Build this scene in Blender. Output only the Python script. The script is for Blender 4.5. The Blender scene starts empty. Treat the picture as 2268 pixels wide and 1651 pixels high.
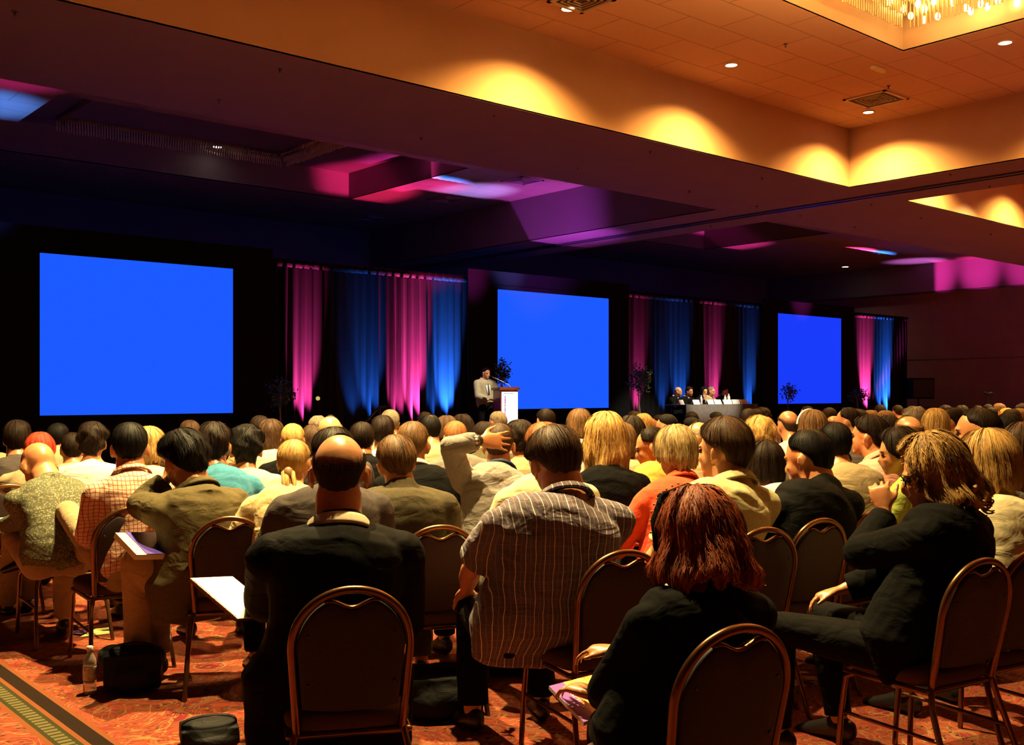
import bpy, bmesh, math, random
import numpy as np
from mathutils import Vector, Matrix

S = bpy.context.scene
COL = S.collection
R = math.radians
EYE = 1.47
FPX = 2300.0           # focal length in pixels of the 2268-wide frame
CX, HY = 1134.0, 870.0 # optical axis column, horizon row
CAM_HEAD = 40.8        # camera heading, degrees clockwise from the stage normal (+Y)

# ------------------------------------------------------------------ camera
cam = bpy.data.cameras.new('camera')
cam.sensor_width = 36.0
cam.lens = FPX / 2268.0 * 36.0
cam.shift_y = (HY - 825.5) / 2268.0
cam.clip_start = 0.05
cam.clip_end = 200
camo = bpy.data.objects.new('camera', cam)
COL.objects.link(camo)
camo.location = (0, 0, EYE)
camo.rotation_euler = (R(90), 0, R(-CAM_HEAD))
S.camera = camo

# ------------------------------------------------------------------ view + world
S.view_settings.view_transform = 'Standard'
S.view_settings.look = 'None'
S.view_settings.gamma = 1.0
S.view_settings.exposure = 0.0
try:
    S.view_settings.use_curve_mapping = False
except Exception:
    pass
S.cycles.max_bounces = 6
S.cycles.diffuse_bounces = 2
S.cycles.glossy_bounces = 2
S.cycles.transmission_bounces = 6
S.cycles.sample_clamp_indirect = 4.0
w = bpy.data.worlds.new('world')
S.world = w
w.use_nodes = True
w.node_tree.nodes['Background'].inputs[0].default_value = (0.9, 0.55, 0.4, 1)
w.node_tree.nodes['Background'].inputs[1].default_value = 0.004

# light table (house lamps are unseen, placed to light the audience)
WASH = dict(color=(1.0, 0.56, 0.14), energy=1700, size=138)     # downlights round the lit coffers
HOUSE = dict(color=(1.0, 0.71, 0.28), energy=2700, size=105)     # downlights that light the audience
PINK = (1.0, 0.05, 0.34)
BLUE = (0.02, 0.16, 1.0)

FW = (math.sin(R(CAM_HEAD)), math.cos(R(CAM_HEAD)))
RT = (math.cos(R(CAM_HEAD)), -math.sin(R(CAM_HEAD)))

def P(px, py, d):
    """world point seen at pixel px,py at distance d along the view axis"""
    r = (px - CX) / FPX * d
    return np.array([FW[0] * d + RT[0] * r, FW[1] * d + RT[1] * r, EYE - (py - HY) / FPX * d])

def P_at_Y(px, py, Y):
    s = (px - CX) / FPX
    return P(px, py, Y / (FW[1] + RT[1] * s))

def P_at_z(px, py, z):
    return P(px, py, (EYE - z) * FPX / (py - HY))

def to_px(p):
    d = p[0] * FW[0] + p[1] * FW[1]
    r = p[0] * RT[0] + p[1] * RT[1]
    return CX + r / d * FPX, HY - (p[2] - EYE) / d * FPX, d

# ------------------------------------------------------------------ materials
MATS = {}
def _nt(name):
    m = bpy.data.materials.new(name)
    m.use_nodes = True
    nt = m.node_tree
    return m, nt, nt.nodes['Principled BSDF']

def ramp(nt, fac, stops):
    r = nt.nodes.new('ShaderNodeValToRGB')
    e = r.color_ramp.elements
    while len(e) > len(stops):
        e.remove(e[-1])
    while len(e) < len(stops):
        e.new(0.5)
    for i, (pos, c) in enumerate(stops):
        e[i].position = pos
        e[i].color = (c[0], c[1], c[2], 1)
    nt.links.new(fac, r.inputs[0])
    return r.outputs[0]

def coord(nt, kind='Object', scale=(1, 1, 1), rot=(0, 0, 0)):
    tc = nt.nodes.new('ShaderNodeTexCoord')
    mp = nt.nodes.new('ShaderNodeMapping')
    mp.inputs['Scale'].default_value = scale
    mp.inputs['Rotation'].default_value = rot
    nt.links.new(tc.outputs[kind], mp.inputs[0])
    return mp.outputs[0]

def noise(nt, vec, scale, detail=3, rough=0.5, dist=0.0):
    n = nt.nodes.new('ShaderNodeTexNoise')
    n.inputs['Scale'].default_value = scale
    n.inputs['Detail'].default_value = detail
    n.inputs['Roughness'].default_value = rough
    n.inputs['Distortion'].default_value = dist
    nt.links.new(vec, n.inputs['Vector'])
    return n.outputs['Fac']

def bump(nt, bsdf, h, strength=0.3, dist=0.01):
    b = nt.nodes.new('ShaderNodeBump')
    b.inputs['Strength'].default_value = strength
    b.inputs['Distance'].default_value = dist
    nt.links.new(h, b.inputs['Height'])
    nt.links.new(b.outputs[0], bsdf.inputs['Normal'])

def math_(nt, op, a, b=None, c=None):
    n = nt.nodes.new('ShaderNodeMath')
    n.operation = op
    for i, v in enumerate((a, b, c)):
        if v is None:
            continue
        if isinstance(v, (int, float)):
            n.inputs[i].default_value = v
        else:
            nt.links.new(v, n.inputs[i])
    return n.outputs[0]

def mixc(nt, fac, a, b):
    n = nt.nodes.new('ShaderNodeMix')
    n.data_type = 'RGBA'
    if isinstance(fac, (int, float)):
        n.inputs[0].default_value = fac
    else:
        nt.links.new(fac, n.inputs[0])
    for i, v in ((6, a), (7, b)):
        if isinstance(v, tuple):
            n.inputs[i].default_value = (v[0], v[1], v[2], 1)
        else:
            nt.links.new(v, n.inputs[i])
    return n.outputs[2]

def sepxyz(nt, vec):
    s = nt.nodes.new('ShaderNodeSeparateXYZ')
    nt.links.new(vec, s.inputs[0])
    return s.outputs

def plain(name, col, rough=0.6, metal=0.0, spec=0.5, nscale=0, namp=0.15, bstr=0.0, sheen=0.0):
    if name in MATS:
        return MATS[name]
    m, nt, b = _nt(name)
    b.inputs['Roughness'].default_value = rough
    b.inputs['Metallic'].default_value = metal
    b.inputs['Specular IOR Level'].default_value = spec
    if sheen:
        b.inputs['Sheen Weight'].default_value = sheen
    if nscale:
        v = coord(nt)
        n = noise(nt, v, nscale, 4)
        lo = tuple(c * (1 - namp) for c in col)
        hi = tuple(min(1, c * (1 + namp)) for c in col)
        nt.links.new(ramp(nt, n, [(0.3, lo), (0.7, hi)]), b.inputs['Base Color'])
        if bstr:
            bump(nt, b, n, bstr, 0.01)
    else:
        b.inputs['Base Color'].default_value = (*col, 1)
    MATS[name] = m
    return m

def emit(name, col, strength):
    if name in MATS:
        return MATS[name]
    m, nt, b = _nt(name)
    b.inputs['Base Color'].default_value = (0.8, 0.8, 0.8, 1)
    b.inputs['Emission Color'].default_value = (*col, 1)
    b.inputs['Emission Strength'].default_value = strength
    MATS[name] = m
    return m

def skin_mat(name='skin', col=(0.58, 0.25, 0.11)):
    if name in MATS:
        return MATS[name]
    m, nt, b = _nt(name)
    v = coord(nt)
    n = noise(nt, v, 28, 4)
    n2 = noise(nt, v, 260, 2)
    nt.links.new(ramp(nt, n, [(0.3, tuple(c * f for c, f in zip(col, (0.9, 0.8, 0.75)))), (0.7, col)]), b.inputs['Base Color'])
    b.inputs['Roughness'].default_value = 0.34
    b.inputs['Specular IOR Level'].default_value = 0.5
    bump(nt, b, n2, 0.12, 0.002)
    MATS[name] = m
    return m

def cloth(name, col, rough=0.85, fold=0.5, sheen=0.2, pattern=None, col2=None, spec=0.25):
    if name in MATS:
        return MATS[name]
    m, nt, b = _nt(name)
    b.inputs['Roughness'].default_value = rough
    dk = max(col) < 0.12
    b.inputs['Sheen Weight'].default_value = 0.0 if dk else sheen * 0.5
    b.inputs['Specular IOR Level'].default_value = 0.08 if dk else spec
    v = coord(nt, 'Object')
    weave = noise(nt, v, 420, 2)
    folds = noise(nt, coord(nt, 'Object', (5, 5, 9), (0.3, 0.5, 0.2)), 1.3, 3, 0.45, 1.2)
    h = math_(nt, 'ADD', math_(nt, 'MULTIPLY', folds, 1.0), math_(nt, 'MULTIPLY', weave, 0.02))
    bump(nt, b, h, fold, 0.03)
    lo = tuple(c * 0.86 for c in col)
    base = ramp(nt, noise(nt, v, 60, 3), [(0.35, lo), (0.65, col)])
    if pattern:
        w_ = noise(nt, v, 5, 2)
        xyz = sepxyz(nt, v)
        wob = math_(nt, 'MULTIPLY', math_(nt, 'SUBTRACT', w_, 0.5), 0.05)
        x = math_(nt, 'ADD', xyz[0], wob)
        z = math_(nt, 'ADD', xyz[2], wob)
        def lines(c, period, width):
            f = math_(nt, 'FRACT', math_(nt, 'DIVIDE', math_(nt, 'ADD', c, 10.0), period))
            return math_(nt, 'LESS_THAN', f, width)
        if pattern == 'pinstripe':
            l1 = lines(x, 0.036, 0.075)
            l2 = math_(nt, 'MULTIPLY', lines(z, 0.034, 0.07), 0.10)
            l3 = math_(nt, 'MULTIPLY', lines(math_(nt, 'ADD', x, 0.018), 0.036, 0.10), 0.12)
            fac = math_(nt, 'MAXIMUM', l1, math_(nt, 'MAXIMUM', l2, l3))
        elif pattern == 'check':
            fac = math_(nt, 'MAXIMUM', lines(x, 0.021, 0.17), lines(z, 0.021, 0.17))
        elif pattern == 'floral':
            vo = nt.nodes.new('ShaderNodeTexVoronoi')
            vo.inputs['Scale'].default_value = 85
            nt.links.new(v, vo.inputs['Vector'])
            fac = math_(nt, 'LESS_THAN', math_(nt, 'ADD', vo.outputs['Distance'], math_(nt, 'MULTIPLY', noise(nt, v, 90, 3), 0.5)), 0.62)
        elif pattern == 'stripe':
            fac = lines(x, 0.03, 0.4)
        base = mixc(nt, fac, base, col2)
    nt.links.new(base, b.inputs['Base Color']) if not isinstance(base, tuple) else None
    MATS[name] = m
    return m

def hair_mat(name, dark, light, rough=0.55, streak=70):
    if name in MATS:
        return MATS[name]
    m, nt, b = _nt(name)
    v = coord(nt, 'UV', (streak, 5, 1))
    n = noise(nt, v, 1.0, 4, 0.6, 0.6)
    n2 = noise(nt, coord(nt, 'UV', (streak * 4, 9, 1)), 1.0, 2, 0.5, 0.3)
    n3 = noise(nt, coord(nt, 'UV', (14, 2.5, 1)), 1.0, 2, 0.5, 0.5)
    f = math_(nt, 'ADD', math_(nt, 'ADD', math_(nt, 'MULTIPLY', n, 0.45), math_(nt, 'MULTIPLY', n2, 0.3)), math_(nt, 'MULTIPLY', n3, 0.25))
    nt.links.new(ramp(nt, f, [(0.41, dark), (0.59, light)]), b.inputs['Base Color'])
    b.inputs['Roughness'].default_value = rough
    b.inputs['Specular IOR Level'].default_value = 0.10 if max(light) < 0.04 else 0.18
    bump(nt, b, f, 0.9, 0.008)
    MATS[name] = m
    return m

# ------------------------------------------------------------------ mesh helpers
class G:
    def __init__(s):
        s.v = []; s.f = []; s.n = 0
    def add(s, v, f):
        v = np.asarray(v, float)
        s.v.append(v)
        o = s.n
        s.f += [tuple(i + o for i in q) for q in f]
        s.n += len(v)
        return s
    def verts(s):
        return np.vstack(s.v)
    def box(s, lo, hi):
        x0, y0, z0 = lo; x1, y1, z1 = hi
        v = [(x0, y0, z0), (x1, y0, z0), (x1, y1, z0), (x0, y1, z0), (x0, y0, z1), (x1, y0, z1), (x1, y1, z1), (x0, y1, z1)]
        return s.add(v, [(0, 3, 2, 1), (4, 5, 6, 7), (0, 1, 5, 4), (1, 2, 6, 5), (2, 3, 7, 6), (3, 0, 4, 7)])
    def tube(s, pts, rx, ry=None, xdir=(1, 0, 0), n=12, ends='round', power=2.0, closed=False):
        pts = np.asarray(pts, float)
        k = len(pts)
        rx = np.broadcast_to(np.asarray(rx, float), (k,)).copy()
        ry = rx.copy() if ry is None else np.broadcast_to(np.asarray(ry, float), (k,)).copy()
        xd = np.asarray(xdir, float)
        if xd.ndim == 1:
            xd = np.tile(xd, (k, 1))
        if closed:
            T = np.roll(pts, -1, 0) - np.roll(pts, 1, 0)
        else:
            T = np.gradient(pts, axis=0)
        T /= np.linalg.norm(T, axis=1)[:, None] + 1e-12
        if ends == 'round' and not closed:
            a = [R(35), R(62), R(84)]
            pre = []; post = []
            for q in a:
                pre.insert(0, (pts[0] - T[0] * min(rx[0], ry[0]) * math.sin(q), rx[0] * math.cos(q), ry[0] * math.cos(q)))
                post.append((pts[-1] + T[-1] * min(rx[-1], ry[-1]) * math.sin(q), rx[-1] * math.cos(q), ry[-1] * math.cos(q)))
            pts = np.vstack([[p[0] for p in pre], pts, [p[0] for p in post]])
            rx = np.r_[[p[1] for p in pre], rx, [p[1] for p in post]]
            ry = np.r_[[p[2] for p in pre], ry, [p[2] for p in post]]
            T = np.vstack([[T[0]] * 3, T, [T[-1]] * 3])
            xd = np.vstack([[xd[0]] * 3, xd, [xd[-1]] * 3])
            k += 6
        X = xd - T * np.sum(xd * T, 1)[:, None]
        bad = np.linalg.norm(X, axis=1) < 1e-3
        if bad.any():
            alt = np.cross(T, (0.3, 0.2, 1.0))
            X[bad] = alt[bad]
        X /= np.linalg.norm(X, axis=1)[:, None]
        Y = np.cross(T, X)
        th = np.arange(n) / n * 2 * math.pi
        c, sn = np.cos(th), np.sin(th)
        if power != 2.0:
            e = 2.0 / power
            c = np.sign(c) * np.abs(c) ** e
            sn = np.sign(sn) * np.abs(sn) ** e
        v = pts[:, None, :] + X[:, None, :] * (rx[:, None] * c)[:, :, None] + Y[:, None, :] * (ry[:, None] * sn)[:, :, None]
        v = v.reshape(-1, 3)
        f = []
        last = k if closed else k - 1
        for i in range(last):
            i2 = (i + 1) % k
            for j in range(n):
                j2 = (j + 1) % n
                f.append((i * n + j, i * n + j2, i2 * n + j2, i2 * n + j))
        if not closed and ends:
            f.append(tuple(range(n - 1, -1, -1)))
            f.append(tuple((k - 1) * n + j for j in range(n)))
        return s.add(v, f)
    def ell(s, c, r, rot=None, nu=16, nv=10):
        v = [(0, 0, 1)]
        for i in range(1, nv):
            t = math.pi * i / nv
            for j in range(nu):
                a = 2 * math.pi * j / nu
                v.append((math.sin(t) * math.cos(a), math.sin(t) * math.sin(a), math.cos(t)))
        v.append((0, 0, -1))
        v = np.array(v) * np.asarray(r)
        if rot is not None:
            v = v @ np.asarray(rot).T
        v = v + np.asarray(c)
        f = []
        for j in range(nu):
            f.append((0, 1 + j, 1 + (j + 1) % nu))
        for i in range(nv - 2):
            for j in range(nu):
                a = 1 + i * nu
                f.append((a + j, a + nu + j, a + nu + (j + 1) % nu, a + (j + 1) % nu))
        e = len(v) - 1
        a = 1 + (nv - 2) * nu
        for j in range(nu):
            f.append((a + j, e, a + (j + 1) % nu))
        return s.add(v, f)
    def grid(s, fn, nu, nv, wrap=False):
        v = [fn(i / (nu if wrap else nu - 1), j / (nv - 1)) for i in range(nu) for j in range(nv)]
        f = []
        for i in range(nu if wrap else nu - 1):
            for j in range(nv - 1):
                a = i * nv + j; b = ((i + 1) % nu) * nv + j
                f.append((a, b, b + 1, a + 1))
        return s.add(v, f)

def mkmesh(name, v, f, smooth=True, fix=False, uv=None):
    me = bpy.data.meshes.new(name)
    me.from_pydata([tuple(p) for p in np.asarray(v).tolist()], [], f)
    if fix:
        bm = bmesh.new(); bm.from_mesh(me)
        bmesh.ops.recalc_face_normals(bm, faces=bm.faces)
        bm.to_mesh(me); bm.free()
    me.update()
    if smooth:
        me.polygons.foreach_set('use_smooth', [True] * len(me.polygons))
    if uv is not None:
        l = me.uv_layers.new(name='UVMap')
        li = np.zeros(len(me.loops), dtype=np.int32)
        me.loops.foreach_get('vertex_index', li)
        l.data.foreach_set('uv', np.asarray(uv, dtype=np.float32)[li].ravel())
    return me

def link(name, me, mat=None, parent=None, **props):
    o = bpy.data.objects.new(name, me)
    if mat is not None and me is not None and not me.materials:
        me.materials.append(mat)
    COL.objects.link(o)
    if parent is not None:
        o.parent = parent
    for k, v in props.items():
        o[k] = v
    return o

def obj(name, g, mat=None, parent=None, smooth=True, fix=False, bevel=0, **props):
    me = mkmesh(name, g.verts(), g.f, smooth, fix or bevel > 0)
    o = link(name, me, mat, parent, **props)
    if bevel:
        b = o.modifiers.new('bevel', 'BEVEL')
        b.width = bevel; b.segments = 2
        b.limit_method = 'ANGLE'
    if smooth and bevel:
        pass
    return o

def empty(name, loc=(0, 0, 0), head=0.0, **props):
    o = bpy.data.objects.new(name, None)
    o.empty_display_size = 0.1
    COL.objects.link(o)
    o.location = loc
    o.rotation_euler = (0, 0, -R(head))
    for k, v in props.items():
        o[k] = v
    return o

def children(o):
    return [c for c in bpy.data.objects if c.parent == o]

def copy_tree(o, kids):
    """kids: nested dict of object -> its children (made once by tree())"""
    c = o.copy(); COL.objects.link(c)
    for ch in kids.get(o.name, []):
        d = copy_tree(ch, kids)
        d.parent = c
    return c

def tree(roots):
    kids = {}
    for o in bpy.data.objects:
        if o.parent is not None:
            kids.setdefault(o.parent.name, []).append(o)
    return kids

def fuse(name, g, voxel, smooth=2, fold=None, seed=0):
    """union of closed pieces: voxel remesh, smooth, optional cloth folds"""
    me = mkmesh(name + '_src', g.verts(), g.f, False)
    o = bpy.data.objects.new('tmp', me)
    COL.objects.link(o)
    m = o.modifiers.new('r', 'REMESH')
    m.mode = 'VOXEL'; m.voxel_size = voxel; m.adaptivity = 0.0
    dg = bpy.context.evaluated_depsgraph_get()
    dg.update()
    out = bpy.data.meshes.new_from_object(o.evaluated_get(dg), depsgraph=dg)
    bpy.data.objects.remove(o)
    bpy.data.meshes.remove(me)
    nv = len(out.vertices)
    co = np.empty(nv * 3, np.float32); out.vertices.foreach_get('co', co); co = co.reshape(-1, 3)
    ed = np.empty(len(out.edges) * 2, np.int32); out.edges.foreach_get('vertices', ed); ed = ed.reshape(-1, 2)
    deg = np.bincount(ed.ravel(), minlength=nv).astype(np.float32)
    deg[deg == 0] = 1
    for it in range(smooth):
        acc = np.zeros_like(co)
        for k in range(3):
            acc[:, k] = np.bincount(ed[:, 0], co[ed[:, 1], k], nv) + np.bincount(ed[:, 1], co[ed[:, 0], k], nv)
        co = co * 0.4 + 0.6 * acc / deg[:, None]
    out.vertices.foreach_set('co', co.ravel())
    out.update()
    if fold:
        no = np.empty(nv * 3, np.float32)
        out.vertex_normals.foreach_get('vector', no)
        no = no.reshape(-1, 3)
        rs = np.random.RandomState(seed + 5)
        p = rs.uniform(0, 6.28, 12)
        x, y, z = co.T
        w1 = np.sin(11 * x + p[0] + 2 * np.sin(6 * z + p[1])) * np.sin(7 * z + p[2] + 2 * np.sin(8 * x + p[3]))
        w2 = np.sin(34 * z + 9 * x + p[4] + 2.5 * np.sin(9 * x + p[5]) + 2 * np.sin(7 * y + p[6]))
        w3 = np.sin(30 * x + 22 * z + p[7] + 2 * np.sin(11 * z + p[8])) * np.sin(9 * x + p[9])
        d = fold * (0.5 * w1 + 0.45 * (1 - np.abs(w2)) * (0.5 + 0.5 * w1) + 0.3 * w3)
        co = co + no * d[:, None].astype(np.float32)
        out.vertices.foreach_set('co', co.ravel())
        out.update()
    out.name = name
    out.polygons.foreach_set('use_smooth', [True] * len(out.polygons))
    return out

def box(name, lo, hi, mat, parent=None, bevel=0.0, **props):
    g = G().box(lo, hi)
    return obj(name, g, mat, parent, smooth=False, fix=True, bevel=bevel, **props)
# ================================================================== PEOPLE
def rotz(a):
    c, s = math.cos(a), math.sin(a)
    return np.array([[c, -s, 0], [s, c, 0], [0, 0, 1.0]])
def rotx(a):
    c, s = math.cos(a), math.sin(a)
    return np.array([[1.0, 0, 0], [0, c, -s], [0, s, c]])
def roty(a):
    c, s = math.cos(a), math.sin(a)
    return np.array([[c, 0, s], [0, 1.0, 0], [-s, 0, c]])
def unit(v):
    v = np.asarray(v, float)
    return v / (np.linalg.norm(v) + 1e-12)

CR_C = np.array([0, -0.012, 0.025]); CR_R = np.array([0.076, 0.096, 0.092])

def head_geo(g, H, Rh, hs, ears=True, n=16):
    def E(c, r, rot=None, nu=14, nv=9):
        rr = Rh if rot is None else Rh @ rot
        g.ell(H + Rh @ (np.array(c) * hs), np.array(r) * hs, rr, nu, nv)
    E(CR_C, CR_R, None, 20, 14)
    E((0, 0.030, -0.030), (0.060, 0.062, 0.078), None, 18, 12)
    E((0, 0.020, -0.060), (0.052, 0.055, 0.045))
    E((0, 0.070, -0.090), (0.026, 0.020, 0.020))
    E((0, 0.094, -0.024), (0.012, 0.017, 0.026), rotx(R(18)))
    E((0, 0.080, 0.022), (0.046, 0.014, 0.010))
    E((0.030, 0.070, -0.022), (0.020, 0.018, 0.016))
    E((-0.030, 0.070, -0.022), (0.020, 0.018, 0.016))
    E((0, 0.088, -0.056), (0.022, 0.009, 0.006))
    E((0, 0.086, -0.067), (0.019, 0.009, 0.006))
    if ears:
        for s in (-1, 1):
            E((s * 0.083, -0.013, -0.010), (0.007, 0.017, 0.029), rotz(R(-s * 24)) @ rotx(R(-8)))
            a = np.linspace(-0.9, 3.9, 12)
            pts = np.stack([0 * a, 0.016 * np.cos(a) , 0.028 * np.sin(a)], 1) @ rotz(R(-s * 24)).T + np.array([s * 0.088, -0.015, -0.009])
            g.tube(H + (pts * hs) @ Rh.T, 0.0042 * hs, None, (1, 0.1, 0.1), 6)
            E((s * 0.080, 0.000, -0.040), (0.007, 0.009, 0.010))

def hand_geo(g, Wp, D, N, s=1.0, curl=0.35, spread=0.12, side=1, fr=0.0085, thumb=0.6):
    """Wp wrist, D direction of the fingers, N back-of-hand normal, side +1: thumb towards D x N"""
    D = unit(D); N = unit(N - D * np.dot(N, D)); X = unit(np.cross(D, N)) * side
    pal = [Wp, Wp + D * 0.03 * s, Wp + D * 0.065 * s, Wp + D * 0.092 * s]
    g.tube(pal, np.array([0.024, 0.034, 0.041, 0.040]) * s, np.array([0.017, 0.017, 0.016, 0.013]) * s, X, 12, power=2.6)
    L = [0.072, 0.080, 0.074, 0.058]
    for i in range(4):
        off = (1.5 - i) * 0.021 * s
        a = (1.5 - i) * spread
        d = unit(D * math.cos(a) + X * math.sin(a))
        p = Wp + D * 0.088 * s + X * off
        pts = [p - d * 0.012 * s, p]
        c = 0.25 * curl
        for j, fr_ in enumerate((0.44, 0.31, 0.25)):
            c += curl * (0.6 + 0.25 * j)
            q = d * math.cos(c) - N * math.sin(c)
            pts.append(pts[-1] + q * L[i] * fr_ * s)
        r = np.array([1.05, 1.0, 0.95, 0.88, 0.72]) * fr * s
        g.tube(pts, r, None, X, 8)
    a = thumb
    d = unit(D * math.cos(a) + X * math.sin(a) - N * 0.25)
    p = Wp + D * 0.028 * s + X * 0.024 * s
    d2 = unit(D * math.cos(a * 0.5) + X * math.sin(a * 0.5) - N * 0.35)
    g.tube([p, p + d * 0.034 * s, p + d * 0.034 * s + d2 * 0.030 * s, p + d * 0.034 * s + d2 * 0.054 * s],
           np.array([1.5, 1.25, 1.1, 0.85]) * fr * s, None, N, 8)

def ik(a, b, l1, l2, pole):
    v = b - a; d = np.linalg.norm(v)
    if d > (l1 + l2) * 0.985:
        k = d / ((l1 + l2) * 0.985); l1 *= k; l2 *= k
    x = (l1 * l1 - l2 * l2 + d * d) / (2 * d)
    h = math.sqrt(max(l1 * l1 - x * x, 0))
    u = v / d
    p = unit(pole - u * np.dot(pole, u))
    return a + u * x + p * h

# ---- hair
def interp(keys, vals, ph):
    return np.interp(ph, keys, vals)
HK = [0, 40, 62, 90, 125, 180]
HAIR = {
 # end polar angle by azimuth, start polar angle, thickness, drop below, flare, lock amp, curl amp
 'short':   dict(end=[46, 52, 74, 86, 96, 98], nape=[0, 0, 0, 0.004, 0.060, 0.078], thk=0.013, lock=0.0022, curl=0.002),
 'crew':    dict(end=[46, 50, 70, 84, 96, 98], nape=[0, 0, 0, 0.004, 0.058, 0.076], thk=0.007, lock=0.0012, curl=0.0015),
 'fuller':  dict(end=[52, 58, 84, 94, 96, 98], nape=[0, 0, 0, 0.010, 0.070, 0.090], thk=0.020, lock=0.004, curl=0.004),
 'tousled': dict(end=[50, 56, 82, 92, 96, 98], nape=[0, 0, 0, 0.008, 0.066, 0.086], thk=0.022, lock=0.005, curl=0.007),
 'curly':   dict(end=[52, 60, 90, 96, 98, 98], nape=[0, 0, 0, 0.030, 0.080, 0.095], thk=0.032, lock=0.004, curl=0.013),
 'fringe':  dict(end=[10, 12, 76, 88, 96, 98], start=[10, 11, 64, 62, 66, 70], nape=[0, 0, 0, 0.004, 0.060, 0.078], thk=0.006, lock=0.001, curl=0.001),
 'spot':    dict(end=[46, 52, 74, 86, 96, 98], start=[3, 3, 4, 6, 14, 18], nape=[0, 0, 0, 0.004, 0.060, 0.080], thk=0.008, lock=0.002, curl=0.002),
 'recede':  dict(end=[20, 24, 74, 86, 96, 98], start=[20, 19, 8, 4, 3, 3], nape=[0, 0, 0, 0.004, 0.060, 0.078], thk=0.011, lock=0.002, curl=0.002),
 'bob':     dict(end=[52, 62, 92, 92, 92, 92], drop=[0, 0, 0.055, 0.095, 0.105, 0.115], flare=0.10, thk=0.024, lock=0.006, curl=0.002),
 'shortbob':dict(end=[52, 62, 92, 92, 92, 92], drop=[0, 0, 0.020, 0.055, 0.085, 0.100], flare=0.02, thk=0.022, lock=0.006, curl=0.002),
 'wavy':    dict(end=[52, 62, 92, 92, 92, 92], drop=[0, 0, 0.06, 0.12, 0.130, 0.135], flare=0.26, thk=0.032, lock=0.009, curl=0.012),
 'long':    dict(end=[52, 62, 92, 92, 92, 92], drop=[0, 0, 0.13, 0.19, 0.23, 0.25], flare=0.10, thk=0.022, lock=0.008, curl=0.014),
 'pulled':  dict(end=[52, 60, 80, 90, 96, 98], nape=[0, 0, 0, 0.006, 0.050, 0.066], thk=0.010, lock=0.003, curl=0.0),
}
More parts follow.
